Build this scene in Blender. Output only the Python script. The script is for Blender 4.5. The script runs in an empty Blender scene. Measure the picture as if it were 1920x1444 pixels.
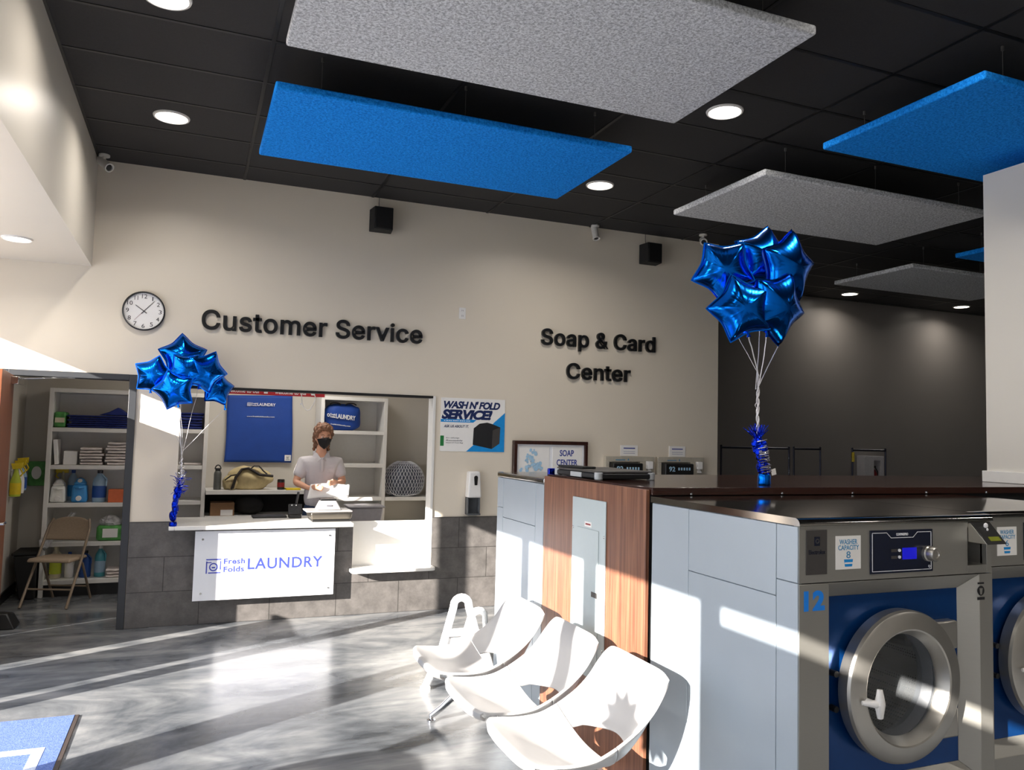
import bpy, bmesh, math, random
from mathutils import Vector, Matrix, noise
random.seed(7)
SC = bpy.context.scene
COL = SC.collection
PI = math.pi

# ------------------------------------------------------------------ camera, world, sun, exposure
def setup_camera():
    yaw, pit, rol = math.radians(22.0045), math.radians(3.6428), math.radians(1.4182)
    f = Vector((math.sin(yaw)*math.cos(pit), math.cos(yaw)*math.cos(pit), math.sin(pit)))
    r = Vector((math.cos(yaw), -math.sin(yaw), 0)); u = r.cross(f)
    c, s = math.cos(rol), math.sin(rol)
    r2 = c*r + s*u; u2 = -s*r + c*u
    m = Matrix((( r2.x, u2.x, -f.x, 0), (r2.y, u2.y, -f.y, 0), (r2.z, u2.z, -f.z, 1.735), (0, 0, 0, 1)))
    cam = bpy.data.cameras.new('camera'); cam.sensor_width = 36; cam.sensor_fit = 'HORIZONTAL'
    cam.lens = 1477.45/1920*36; cam.clip_start = 0.05; cam.clip_end = 200
    o = bpy.data.objects.new('camera', cam); o.matrix_world = m; COL.objects.link(o); SC.camera = o
setup_camera()
VS = SC.view_settings
VS.view_transform = 'Standard'; VS.look = 'None'; VS.gamma = 1; VS.use_curve_mapping = False
VS.exposure = 0.24
SUN_POWER, SKY_POWER, LAMP_POWER = 20.0, 2.5, 13.0

def setup_world():
    w = bpy.data.worlds.new('sky'); SC.world = w; w.use_nodes = True
    nt = w.node_tree; nt.nodes.clear()
    out = nt.nodes.new('ShaderNodeOutputWorld'); bg = nt.nodes.new('ShaderNodeBackground')
    tc = nt.nodes.new('ShaderNodeTexCoord'); sx = nt.nodes.new('ShaderNodeSeparateXYZ')
    rp = nt.nodes.new('ShaderNodeValToRGB')
    rp.color_ramp.elements[0].position = 0.0; rp.color_ramp.elements[0].color = (0.95, 0.97, 1.0, 1)
    rp.color_ramp.elements[1].position = 0.7; rp.color_ramp.elements[1].color = (0.40, 0.60, 1.0, 1)
    nt.links.new(tc.outputs['Generated'], sx.inputs[0]); nt.links.new(sx.outputs['Z'], rp.inputs[0])
    nt.links.new(rp.outputs[0], bg.inputs[0]); nt.links.new(bg.outputs[0], out.inputs[0])
    bg.inputs[1].default_value = SKY_POWER
setup_world()
def setup_sun():
    l = bpy.data.lights.new('sun', 'SUN'); l.energy = SUN_POWER; l.angle = math.radians(0.35); l.color = (1.0, 0.93, 0.84)
    o = bpy.data.objects.new('sun', l); COL.objects.link(o); o.location = (-20, -10, 12)
    o.rotation_euler = Vector((1, 0.53, -0.39)).to_track_quat('-Z', 'Y').to_euler()
setup_sun()

# ------------------------------------------------------------------ materials
def lin(h):
    h = h.lstrip('#'); v = [int(h[i:i+2], 16)/255 for i in (0, 2, 4)]
    return tuple((c/12.92 if c <= 0.04045 else ((c+0.055)/1.055)**2.4) for c in v) + (1,)
class NT:
    def __init__(s, name):
        s.m = bpy.data.materials.new(name); s.m.use_nodes = True
        s.t = s.m.node_tree; s.b = s.t.nodes['Principled BSDF']
    def n(s, k, **kw):
        o = s.t.nodes.new(k)
        for a, v in kw.items():
            if a in o.inputs: o.inputs[a].default_value = v
            else: setattr(o, a, v)
        return o
    def l(s, a, b): s.t.links.new(a, b)
    def set(s, **kw):
        for a, v in kw.items(): s.b.inputs[a].default_value = v
def mat(name, col, rough=0.5, metal=0.0, vary=0.05, scale=30.0, bump=0.0, bscale=None, coat=0.0, spec=None, emit=0, stretch=None):
    """principled with a light procedural colour variation and optional bump"""
    t = NT(name); c = lin(col) if isinstance(col, str) else col
    t.set(Roughness=rough, Metallic=metal)
    if coat: t.b.inputs['Coat Weight'].default_value = coat; t.b.inputs['Coat Roughness'].default_value = 0.05
    if spec is not None: t.b.inputs['Specular IOR Level'].default_value = spec
    tc = t.n('ShaderNodeTexCoord'); mp = t.n('ShaderNodeMapping'); t.l(tc.outputs['Object'], mp.inputs[0])
    if stretch: mp.inputs['Scale'].default_value = stretch
    nz = t.n('ShaderNodeTexNoise'); nz.inputs['Scale'].default_value = scale; nz.inputs['Detail'].default_value = 4
    t.l(mp.outputs[0], nz.inputs['Vector'])
    rp = t.n('ShaderNodeValToRGB')
    rp.color_ramp.elements[0].position = 0.3; rp.color_ramp.elements[1].position = 0.7
    rp.color_ramp.elements[0].color = tuple(max(0, x*(1-vary)) for x in c[:3])+(1,)
    rp.color_ramp.elements[1].color = tuple(min(1, x*(1+vary)) for x in c[:3])+(1,)
    t.l(nz.outputs['Fac'], rp.inputs[0]); t.l(rp.outputs[0], t.b.inputs['Base Color'])
    if bump:
        b = t.n('ShaderNodeBump'); b.inputs['Strength'].default_value = bump; b.inputs['Distance'].default_value = 0.01
        n2 = t.n('ShaderNodeTexNoise'); n2.inputs['Scale'].default_value = bscale or scale*3; n2.inputs['Detail'].default_value = 3
        t.l(mp.outputs[0], n2.inputs['Vector']); t.l(n2.outputs['Fac'], b.inputs['Height']); t.l(b.outputs[0], t.b.inputs['Normal'])
    if emit:
        t.l(rp.outputs[0], t.b.inputs['Emission Color']); t.b.inputs['Emission Strength'].default_value = emit
    return t.m
def wood(name, c1, c2, rough=0.35, scale=(14, 14, 0.9)):
    t = NT(name); t.set(Roughness=rough)
    tc = t.n('ShaderNodeTexCoord'); mp = t.n('ShaderNodeMapping'); mp.inputs['Scale'].default_value = scale
    t.l(tc.outputs['Object'], mp.inputs[0])
    nz = t.n('ShaderNodeTexNoise'); nz.inputs['Scale'].default_value = 3.0; nz.inputs['Detail'].default_value = 8; nz.inputs['Distortion'].default_value = 0.6
    t.l(mp.outputs[0], nz.inputs['Vector'])
    rp = t.n('ShaderNodeValToRGB'); rp.color_ramp.elements[0].color = lin(c1); rp.color_ramp.elements[1].color = lin(c2)
    rp.color_ramp.elements[0].position = 0.35; rp.color_ramp.elements[1].position = 0.68
    t.l(nz.outputs['Fac'], rp.inputs[0]); t.l(rp.outputs[0], t.b.inputs['Base Color'])
    return t.m
def brushed(name, col, rough=0.28, metal=1.0, axis=(1, 1, 60)):
    t = NT(name); t.set(Metallic=metal)
    tc = t.n('ShaderNodeTexCoord'); mp = t.n('ShaderNodeMapping'); mp.inputs['Scale'].default_value = axis
    t.l(tc.outputs['Object'], mp.inputs[0])
    nz = t.n('ShaderNodeTexNoise'); nz.inputs['Scale'].default_value = 8.0; nz.inputs['Detail'].default_value = 5
    t.l(mp.outputs[0], nz.inputs['Vector'])
    mr = t.n('ShaderNodeMapRange'); mr.inputs['To Min'].default_value = rough*0.8; mr.inputs['To Max'].default_value = rough*1.25
    t.l(nz.outputs['Fac'], mr.inputs[0]); t.l(mr.outputs[0], t.b.inputs['Roughness'])
    c = lin(col); rp = t.n('ShaderNodeValToRGB')
    rp.color_ramp.elements[0].color = tuple(x*0.93 for x in c[:3])+(1,); rp.color_ramp.elements[1].color = tuple(min(1, x*1.05) for x in c[:3])+(1,)
    t.l(nz.outputs['Fac'], rp.inputs[0]); t.l(rp.outputs[0], t.b.inputs['Base Color'])
    return t.m
def floor_mat():
    t = NT('polished_marbled_concrete'); 
    tc = t.n('ShaderNodeTexCoord'); mp = t.n('ShaderNodeMapping'); mp.inputs['Rotation'].default_value = (0, 0, -0.45)
    mp.inputs['Scale'].default_value = (0.6, 1.15, 1)
    t.l(tc.outputs['Object'], mp.inputs[0])
    n1 = t.n('ShaderNodeTexNoise'); n1.inputs['Scale'].default_value = 0.8; n1.inputs['Detail'].default_value = 9; n1.inputs['Distortion'].default_value = 1.6; n1.inputs['Roughness'].default_value = 0.62
    t.l(mp.outputs[0], n1.inputs['Vector'])
    n2 = t.n('ShaderNodeTexNoise'); n2.inputs['Scale'].default_value = 2.2; n2.inputs['Detail'].default_value = 10; n2.inputs['Distortion'].default_value = 2.4
    t.l(mp.outputs[0], n2.inputs['Vector'])
    mx = t.n('ShaderNodeMath', operation='ADD'); m2 = t.n('ShaderNodeMath', operation='MULTIPLY'); m2.inputs[1].default_value = 0.35
    t.l(n2.outputs['Fac'], m2.inputs[0]); t.l(n1.outputs['Fac'], mx.inputs[0]); t.l(m2.outputs[0], mx.inputs[1])
    rp = t.n('ShaderNodeValToRGB'); e = rp.color_ramp.elements
    e[0].position = 0.48; e[0].color = (0.032, 0.037, 0.044, 1); e[1].position = 0.90; e[1].color = (0.35, 0.35, 0.345, 1)
    a = e.new(0.60); a.color = (0.090, 0.098, 0.110, 1); a = e.new(0.72); a.color = (0.175, 0.182, 0.192, 1)
    t.l(mx.outputs[0], rp.inputs[0]); t.l(rp.outputs[0], t.b.inputs['Base Color'])
    mr = t.n('ShaderNodeMapRange'); mr.inputs['To Min'].default_value = 0.13; mr.inputs['To Max'].default_value = 0.30
    t.l(n2.outputs['Fac'], mr.inputs[0]); t.l(mr.outputs[0], t.b.inputs['Roughness'])
    t.b.inputs['Specular IOR Level'].default_value = 0.5
    return t.m
def tile_mat():
    t = NT('slate_wall_tile'); t.set(Roughness=0.42)
    tc = t.n('ShaderNodeTexCoord'); sp = t.n('ShaderNodeSeparateXYZ'); cb = t.n('ShaderNodeCombineXYZ')
    t.l(tc.outputs['Object'], sp.inputs[0])
    ad = t.n('ShaderNodeMath', operation='ADD'); ad.inputs[1].default_value = 6.17
    t.l(sp.outputs['X'], ad.inputs[0]); t.l(ad.outputs[0], cb.inputs[0]); t.l(sp.outputs['Z'], cb.inputs[1])
    br = t.n('ShaderNodeTexBrick'); br.offset = 0.5
    br.inputs['Scale'].default_value = 1.0; br.inputs['Mortar Size'].default_value = 0.0035; br.inputs['Mortar Smooth'].default_value = 0.1
    br.inputs['Brick Width'].default_value = 0.6; br.inputs['Row Height'].default_value = 0.3; br.inputs['Bias'].default_value = 0
    br.inputs['Color1'].default_value = lin('5d5a58'); br.inputs['Color2'].default_value = lin('676361'); br.inputs['Mortar'].default_value = lin('3a3836')
    t.l(cb.outputs[0], br.inputs['Vector'])
    nz = t.n('ShaderNodeTexNoise'); nz.inputs['Scale'].default_value = 9; nz.inputs['Detail'].default_value = 10; nz.inputs['Roughness'].default_value = 0.7
    t.l(tc.outputs['Object'], nz.inputs['Vector'])
    mr = t.n('ShaderNodeMapRange'); mr.inputs['From Min'].default_value = 0.3; mr.inputs['From Max'].default_value = 0.75; mr.inputs['To Min'].default_value = 0.68; mr.inputs['To Max'].default_value = 1.4
    t.l(nz.outputs['Fac'], mr.inputs[0])
    mx = t.n('ShaderNodeMix', data_type='RGBA', blend_type='MULTIPLY'); mx.inputs[0].default_value = 1
    t.l(br.outputs['Color'], mx.inputs[6]); t.l(mr.outputs[0], mx.inputs[7]); t.l(mx.outputs[2], t.b.inputs['Base Color'])
    bp = t.n('ShaderNodeBump'); bp.inputs['Strength'].default_value = 0.25; bp.inputs['Distance'].default_value = 0.01
    t.l(nz.outputs['Fac'], bp.inputs['Height']); t.l(bp.outputs[0], t.b.inputs['Normal'])
    return t.m
def felt_mat(name, c1, c2, sc=95):
    t = NT(name); t.set(Roughness=0.95); t.b.inputs['Specular IOR Level'].default_value = 0.15
    tc = t.n('ShaderNodeTexCoord'); nz = t.n('ShaderNodeTexNoise'); nz.inputs['Scale'].default_value = sc; nz.inputs['Detail'].default_value = 3; nz.inputs['Distortion'].default_value = 0.8
    t.l(tc.outputs['Object'], nz.inputs['Vector'])
    rp = t.n('ShaderNodeValToRGB'); rp.color_ramp.elements[0].color = lin(c1); rp.color_ramp.elements[1].color = lin(c2)
    rp.color_ramp.elements[0].position = 0.36; rp.color_ramp.elements[1].position = 0.62
    t.l(nz.outputs['Fac'], rp.inputs[0]); t.l(rp.outputs[0], t.b.inputs['Base Color'])
    b = t.n('ShaderNodeBump'); b.inputs['Strength'].default_value = 0.5; b.inputs['Distance'].default_value = 0.006
    t.l(nz.outputs['Fac'], b.inputs['Height']); t.l(b.outputs[0], t.b.inputs['Normal'])
    return t.m
def foil_mat(name, col, rough=0.13, bump=0.35, scale=14):
    t = NT(name); t.set(Metallic=1.0, Roughness=rough); t.b.inputs['Base Color'].default_value = lin(col)
    tc = t.n('ShaderNodeTexCoord'); nz = t.n('ShaderNodeTexNoise'); nz.inputs['Scale'].default_value = scale; nz.inputs['Detail'].default_value = 4
    t.l(tc.outputs['Object'], nz.inputs['Vector'])
    b = t.n('ShaderNodeBump'); b.inputs['Strength'].default_value = bump; b.inputs['Distance'].default_value = 0.02
    t.l(nz.outputs['Fac'], b.inputs['Height']); t.l(b.outputs[0], t.b.inputs['Normal'])
    return t.m
def perforated(name):
    t = NT(name); t.set(Metallic=1.0, Roughness=0.28)
    tc = t.n('ShaderNodeTexCoord'); vo = t.n('ShaderNodeTexVoronoi'); vo.inputs['Scale'].default_value = 85; vo.inputs['Randomness'].default_value = 0.12
    t.l(tc.outputs['Object'], vo.inputs['Vector'])
    rp = t.n('ShaderNodeValToRGB'); rp.color_ramp.interpolation = 'CONSTANT'
    rp.color_ramp.elements[0].color = (0.012, 0.012, 0.012, 1); rp.color_ramp.elements[1].color = (0.42, 0.41, 0.39, 1); rp.color_ramp.elements[1].position = 0.3
    t.l(vo.outputs['Distance'], rp.inputs[0]); t.l(rp.outputs[0], t.b.inputs['Base Color'])
    return t.m
def clear(name, col=(1, 1, 1, 1), rough=0.05, alpha=0.35):
    t = NT(name); t.set(Roughness=rough); t.b.inputs['Base Color'].default_value = col; t.b.inputs['Alpha'].default_value = alpha
    return t.m

M = {}
def mk():
    M['wall'] = mat('beige_wall_paint', 'e2d8c8', 0.38, vary=0.012, scale=2, bump=0.03, bscale=160)
    M['soffit'] = mat('soffit_paint', 'd6d0c6', 0.36, vary=0.012, scale=2, bump=0.03, bscale=160)
    M['dark_wall'] = mat('dark_taupe_paint', '8a8581', 0.34, vary=0.02, scale=2, bump=0.03, bscale=160)
    M['white_wall'] = mat('white_wall_paint', 'dedad2', 0.5, vary=0.01, scale=2)
    M['store_wall'] = mat('storage_wall_paint', 'c9c4bb', 0.6, vary=0.02, scale=3)
    M['ceil'] = mat('black_ceiling_tile', '2b2a2b', 0.8, vary=0.12, scale=90, bump=0.1, bscale=250)
    M['grid'] = mat('black_ceiling_grid', '1a1a1b', 0.45, vary=0.05)
    M['floor'] = floor_mat(); M['tile'] = tile_mat()
    M['ground'] = mat('outdoor_pavement', 'c2beb6', 0.9, vary=0.1, scale=1.5)
    M['alu'] = mat('dark_bronze_aluminium', '3a3836', 0.4, 0.6)
    M['frame'] = mat('charcoal_door_frame', '34363a', 0.42, vary=0.03)
    M['birch'] = wood('oak_door_veneer', '7d4a32', '94593c', 0.4)
    M['walnut'] = wood('walnut_laminate', '6d4636', '94664e', 0.32, (16, 16, 0.7))
    M['walnut_dark'] = wood('dark_walnut_cap', '2a1612', '3d221b', 0.12, (0.7, 16, 16))
    M['walnut_edge'] = wood('dark_walnut_edge', '2a130e', '381a12', 0.25, (0.7, 16, 16))
    M['white'] = mat('white_melamine', 'e6e4e0', 0.4, vary=0.015)
    M['white_shine'] = mat('white_solid_surface', 'eceae6', 0.18, vary=0.01)
    M['acrylic'] = mat('white_acrylic', 'eef0f6', 0.08, vary=0.005)
    M['white_plastic'] = mat('white_plastic', 'eceae8', 0.3, vary=0.02)
    M['shell'] = mat('white_moulded_shell', 'b3b2b2', 0.34, vary=0.01)
    M['black'] = mat('black_plastic', '161617', 0.4, vary=0.1)
    M['black_matte'] = mat('black_matte', '121213', 0.75, vary=0.1)
    M['letter'] = mat('black_acrylic_letter', '131416', 0.35, vary=0.05)
    M['chrome'] = mat('chrome', 'd8d8d8', 0.08, 1.0, vary=0.02)
    M['steel'] = brushed('brushed_steel', 'b5b1a8', 0.3)
    M['steel_top'] = brushed('polished_steel_top', 'a5a3a0', 0.1, 1.0, (1, 30, 30))
    M['steel_ring'] = brushed('satin_steel_ring', 'bdbab4', 0.34, 0.9, (3, 3, 3))
    M['steel_front'] = brushed('washer_front_steel', 'a3a19b', 0.42, 0.65, (2, 2, 40))
    M['panel'] = mat('grey_powder_coated_panel', 'aab5bf', 0.34, 0.25, vary=0.012, scale=6)
    M['panel_seam'] = mat('panel_seam', '6d737a', 0.5)
    M['elec'] = mat('grey_enamel', 'b9c5c8', 0.3, 0.0, vary=0.01)
    M['blue_panel'] = mat('navy_washer_panel', '0b3f7d', 0.22, 0.45, vary=0.03)
    M['navy'] = mat('navy_control', '10182e', 0.25, vary=0.05)
    M['charcoal_plate'] = mat('charcoal_plate', '4a4746', 0.4, 0.2)
    M['lcd_blue'] = mat('blue_lcd', '1414b8', 0.2, emit=0.5)
    M['lcd_green'] = mat('olive_lcd', '7d8420', 0.3)
    M['drum'] = perforated('perforated_drum'); M['rubber'] = mat('dark_rubber', '20242c', 0.5)
    M['glass'] = clear('door_glass', (0.7, 0.75, 0.8, 1), 0.02, 0.10)
    M['felt_grey'] = felt_mat('grey_felt', 'a3a5aa', 'e4e6ea', 70)
    M['felt_blue'] = felt_mat('blue_felt', '0674dc', '229cff', 70)
    M['lamp'] = mat('lamp_diffuser', 'fff4e6', 0.5, vary=0, emit=9)
    M['trim_white'] = mat('white_trim_ring', 'f2efea', 0.4, vary=0.01)
    M['foil'] = foil_mat('blue_foil', '0a74ee', 0.19, 0.14, 7)
    M['foil_dark'] = foil_mat('dark_blue_foil', '1030c8', 0.2, 0.6, 40)
    M['ribbon'] = mat('silver_white_ribbon', 'e4e2e6', 0.25, 0.3)
    M['silver'] = mat('silver_ribbon', 'd0d0dc', 0.2, 0.9)
    M['paper'] = mat('white_paper', 'f0eeec', 0.6, vary=0.01)
    M['sign_blue'] = mat('periwinkle_print', '3d49b8', 0.4)
    M['ink_navy'] = mat('navy_ink', '14285c', 0.4); M['ink_blue'] = mat('cyan_ink', '1590dc', 0.4)
    M['ink_teal'] = mat('steel_blue_ink', '3d8fc0', 0.4); M['ink_grey'] = mat('grey_ink', '6a6a72', 0.5); M['ink_black'] = mat('black_ink', '1c1c20', 0.5)
    M['ink_green'] = mat('green_ink', '1f7a3d', 0.5); M['ink_soap'] = mat('soap_blue_ink', '3a4a98', 0.4); M['ink_foam'] = mat('pale_blue_ink', 'a8cde8', 0.4)
    M['num_blue'] = mat('bright_blue_vinyl', '1a86ee', 0.35)
    M['frame_wood'] = wood('mahogany_frame', '2c1511', '42211a', 0.35)
    M['box_beige'] = mat('beige_metal_box', 'c4bdae', 0.4, 0.2)
    M['blue_cloth'] = mat('royal_blue_fabric', '0d3f94', 0.65, vary=0.08, scale=8, bump=0.25, bscale=9)
    M['blue_dark_cloth'] = mat('navy_fabric', '16276e', 0.8, vary=0.1, scale=10, bump=0.3, bscale=12)
    M['red'] = mat('red_banner', 'b81f2c', 0.5); M['print_white'] = mat('white_print', 'eeeef2', 0.5)
    M['skin'] = mat('skin', 'd8a184', 0.5, vary=0.05, scale=12); M['shirt'] = mat('pale_lilac_polo', 'cdc8cb', 0.75, vary=0.04, scale=6, bump=0.35, bscale=14)
    M['hair'] = mat('auburn_hair', '7b563f', 0.6, vary=0.4, scale=45, bump=0.8, bscale=70, stretch=(1, 1, 0.5)); M['mask'] = mat('black_mask_cloth', '1a191b', 0.8, vary=0.1)
    M['pants'] = mat('dark_blue_trousers', '2b3f5e', 0.8); M['eye_white'] = mat('eye_white', 'e8e2dc', 0.3); M['iris'] = mat('dark_iris', '2a2420', 0.2)
    M['tan'] = mat('tan_canvas', 'cbb98b', 0.8, vary=0.07, bump=0.3, bscale=18); M['strap'] = mat('black_webbing', '2a2422', 0.7)
    M['bottle_grey'] = mat('grey_steel_bottle', '5d5f5d', 0.4, 0.4); M['card'] = mat('cardboard', '8c6a4c', 0.85)
    M['metal_grey'] = brushed('scale_steel', '77726a', 0.32)
    M['scale_white'] = mat('light_grey_plastic', '9c9a9b', 0.45)
    M['net'] = mat('net_sack_fabric', '4d5260', 0.8, vary=0.5, scale=26, bump=0.6, bscale=30); M['net_cord'] = mat('white_cord', 'd5d7df', 0.6)
    M['basket'] = mat('grey_basket_plastic', 'a9a7ae', 0.45)
    M['chair_metal'] = mat('taupe_chair_metal', '8b7b6a', 0.4, 0.3); M['chair_fabric'] = mat('taupe_vinyl', '978571', 0.65, vary=0.1, scale=80, bump=0.3)
    M['yellow'] = mat('yellow_plastic', 'e3c61c', 0.4); M['lime'] = mat('yellow_green_label', 'b9c63a', 0.5)
    M['jug_white'] = mat('translucent_white_jug', 'e2e2de', 0.35); M['jug_blue'] = mat('sky_blue_jug', '3c8fd0', 0.35); M['jug_clear'] = mat('pale_blue_bottle', '9fbdd6', 0.25)
    M['label_blue'] = mat('blue_label', '24509c', 0.5); M['orange'] = mat('orange_package', 'd0683a', 0.5); M['green'] = mat('green_package', '4c9148', 0.5, vary=0.35, scale=18)
    M['towel'] = mat('cream_towel', 'd8cfcb', 0.9, vary=0.06, bump=0.4, bscale=30); M['aqua'] = mat('aqua_detergent', '4f9fae', 0.3); M['cream'] = mat('cream_bottle', 'd6cdb0', 0.4)
    M['film'] = mat('crumpled_plastic_film', 'cfcfd2', 0.2, 0.1, vary=0.3, scale=25, bump=0.8)
    M['mat_blue'] = felt_mat('blue_carpet_mat', '4c62a0', '7488be', 160); M['mat_white'] = felt_mat('pale_carpet_inlay', 'b4bed8', 'd4dcec', 160); M['mat_edge'] = mat('brown_rubber_edge', '3c322e', 0.7)
    M['case_grey'] = mat('light_grey_plastic_corner', 'b4b8bb', 0.4); M['case_black'] = mat('black_textured_case', '1b1c1f', 0.5, bump=0.3)
    M['dark_metal'] = mat('dark_blue_grey_tube', '2b2d3c', 0.35, 0.6); M['ext_white'] = mat('white_cabinet_enamel', 'cfcdd0', 0.35); M['ext_red'] = mat('red_enamel', '8c1c1e', 0.35)
    M['camera_white'] = mat('white_camera_housing', 'dcd9d4', 0.35)
    M['wire'] = mat('grey_wire', '6a6866', 0.4, 0.6)
    M['clear_plastic'] = mat('smoked_tray', '55585c', 0.2)
mk()

# ------------------------------------------------------------------ geometry builder
class B:
    def __init__(s): s.b = bmesh.new()
    def _xf(s, vs, m):
        for v in vs: v.co = m @ v.co
    def box(s, x0, x1, y0, y1, z0, z1, rz=0, piv=None):
        vs = [s.b.verts.new((x, y, z)) for x in (x0, x1) for y in (y0, y1) for z in (z0, z1)]
        for f in ((0,1,3,2), (4,6,7,5), (0,4,5,1), (2,3,7,6), (0,2,6,4), (1,5,7,3)): s.b.faces.new([vs[i] for i in f])
        if rz:
            p = Vector(piv or ((x0+x1)/2, (y0+y1)/2, 0)); m = Matrix.Translation(p) @ Matrix.Rotation(rz, 4, 'Z') @ Matrix.Translation(-p); s._xf(vs, m)
        return vs
    def hull8(s, bot, top):
        """two quads (lists of 4 points, same order)"""
        a = [s.b.verts.new(p) for p in bot]; c = [s.b.verts.new(p) for p in top]
        s.b.faces.new(a[::-1]); s.b.faces.new(c)
        for i in range(len(a)): s.b.faces.new((a[i], a[(i+1) % len(a)], c[(i+1) % len(a)], c[i]))
        return a + c
    def prism(s, pts, d):
        """closed outline pts (3D) extruded by vector d"""
        d = Vector(d); return s.hull8(pts, [Vector(p)+d for p in pts])
    def lathe(s, prof, o=(0,0,0), ax=(0,0,1), n=32, close=False):
        """prof list of (radius, height along axis)"""
        o = Vector(o); q = Vector(ax).normalized().to_track_quat('Z', 'Y'); rings = []; new = []
        for r, h in prof:
            if r < 1e-6: v = s.b.verts.new(o + q @ Vector((0, 0, h))); rings.append([v]); new.append(v)
            else:
                rg = [s.b.verts.new(o + q @ Vector((r*math.cos(2*PI*i/n), r*math.sin(2*PI*i/n), h))) for i in range(n)]; rings.append(rg); new += rg
        prs = list(zip(rings, rings[1:])) + ([(rings[-1], rings[0])] if close else [])
        for a, c in prs:
            if len(a) == 1 and len(c) == 1: continue
            for i in range(n):
                j = (i+1) % n
                if len(a) == 1: s.b.faces.new((a[0], c[j], c[i]))
                elif len(c) == 1: s.b.faces.new((a[i], a[j], c[0]))
                else: s.b.faces.new((a[i], a[j], c[j], c[i]))
        return new
    def cyl(s, p0, p1, r, r2=None, n=20):
        p0 = Vector(p0); p1 = Vector(p1); L = (p1-p0).length
        return s.lathe([(0, 0), (r, 0), (r if r2 is None else r2, L), (0, L)], p0, p1-p0, n)
    def tube(s, pts, r, n=10, closed=False, flat=None):
        pts = [Vector(p) for p in pts]; N = len(pts); rings = []; up = None
        for i, p in enumerate(pts):
            if closed: t = pts[(i+1) % N] - pts[i-1]
            else: t = pts[min(i+1, N-1)] - pts[max(i-1, 0)]
            t.normalize()
            if up is None: up = Vector((0, 0, 1)) if abs(t.z) < 0.9 else Vector((1, 0, 0))
            sd = t.cross(up)
            if sd.length < 1e-4: sd = t.cross(Vector((1, 0.3, 0)))
            sd.normalize(); up = sd.cross(t).normalized()
            rr = r[i] if isinstance(r, (list, tuple)) else r
            fl = flat or 1
            rings.append([s.b.verts.new(p + rr*(math.cos(2*PI*k/n)*sd + fl*math.sin(2*PI*k/n)*up)) for k in range(n)])
        for i in range(N if closed else N-1):
            a, c = rings[i], rings[(i+1) % N]
            for k in range(n): s.b.faces.new((a[k], a[(k+1) % n], c[(k+1) % n], c[k]))
        if not closed: s.b.faces.new(rings[0][::-1]); s.b.faces.new(rings[-1])
    def ball(s, c, r, sc=(1,1,1), sub=2, amp=0, fr=6, seed=0):
        res = bmesh.ops.create_icosphere(s.b, subdivisions=sub, radius=1)
        for v in res['verts']:
            p = v.co.copy(); k = 1 + (amp*noise.noise(p*fr*0.5 + Vector((seed*3.1, seed, 0))) if amp else 0)
            v.co = Vector(c) + Vector((p.x*sc[0], p.y*sc[1], p.z*sc[2]))*r*k
        return res['verts']
    def grid(s, fn, nu, nv):
        g = [[s.b.verts.new(fn(i/nu, j/nv)) for j in range(nv+1)] for i in range(nu+1)]
        for i in range(nu):
            for j in range(nv): s.b.faces.new((g[i][j], g[i+1][j], g[i+1][j+1], g[i][j+1]))
        return g
    def mesh(s, me, m=None):
        n = len(s.b.verts); s.b.from_mesh(me); s.b.verts.ensure_lookup_table()
        vs = s.b.verts[n:]
        if m is not None: s._xf(vs, m)
        return vs
    def rot(s, vs, ang, axis, piv):
        p = Vector(piv); s._xf(vs, Matrix.Translation(p) @ Matrix.Rotation(ang, 4, axis) @ Matrix.Translation(-p))

def org(o):
    v = Vector((0, 0, 0))
    while o is not None: v = v + Vector(o.location); o = o.parent
    return v
def P(name, b, m, parent=None, bevel=0, ang=35, label=None, seg=2, mods=(), smooth=True, loc=None):
    """link builder b as ONE mesh object (vertices given in world space)"""
    if isinstance(m, str): m = M[m]
    o0 = org(parent); me = bpy.data.meshes.new(name)
    bmesh.ops.recalc_face_normals(b.b, faces=b.b.faces[:])
    off = o0 + (Vector(loc) - o0 if loc is not None else Vector((0, 0, 0)))
    for v in b.b.verts: v.co -= off
    b.b.to_mesh(me); b.b.free()
    me.materials.append(m)
    if smooth:
        me.polygons.foreach_set('use_smooth', [True]*len(me.polygons)); me.set_sharp_from_angle(angle=math.radians(ang))
    o = bpy.data.objects.new(name, me); COL.objects.link(o)
    if loc is not None: o.location = Vector(loc) - o0
    if parent is not None: o.parent = parent
    if bevel:
        mo = o.modifiers.new('bevel', 'BEVEL'); mo.width = bevel; mo.segments = seg; mo.limit_method = 'ANGLE'; mo.angle_limit = math.radians(40)
    for k, kw in mods:
        mo = o.modifiers.new(k.lower(), k)
        for a, v in kw.items(): setattr(mo, a, v)
    if label: o['label'] = label
    return o
def tag(o, label, cat, group=None, kind=None):
    o['label'] = label; o['category'] = cat
    if group: o['group'] = group
    if kind: o['kind'] = kind
    return o
def thing(name, loc, label, cat, group=None, rz=0):
    o = bpy.data.objects.new(name, None); o.empty_display_size = 0.1; COL.objects.link(o); o.location = loc; o.rotation_euler = (0, 0, rz)
    return tag(o, label, cat, group)
def st(name, b, m, **k):
    o = P(name, b, m, **k); o['kind'] = 'structure'; return o
def st_empty(name, loc):
    o = bpy.data.objects.new(name, None); o.empty_display_size = 0.1; COL.objects.link(o); o.location = loc; o['kind'] = 'structure'; return o
def dup(root, loc, label=None, rz=None):
    r = root.copy(); COL.objects.link(r); r.location = loc
    if rz is not None: r.rotation_euler = (0, 0, rz)
    if label: r['label'] = label
    for ch in list(root.children):
        c = ch.copy(); COL.objects.link(c); c.parent = r
        for g in list(ch.children):
            d = g.copy(); COL.objects.link(d); d.parent = c
    return r
FONT = None
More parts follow.
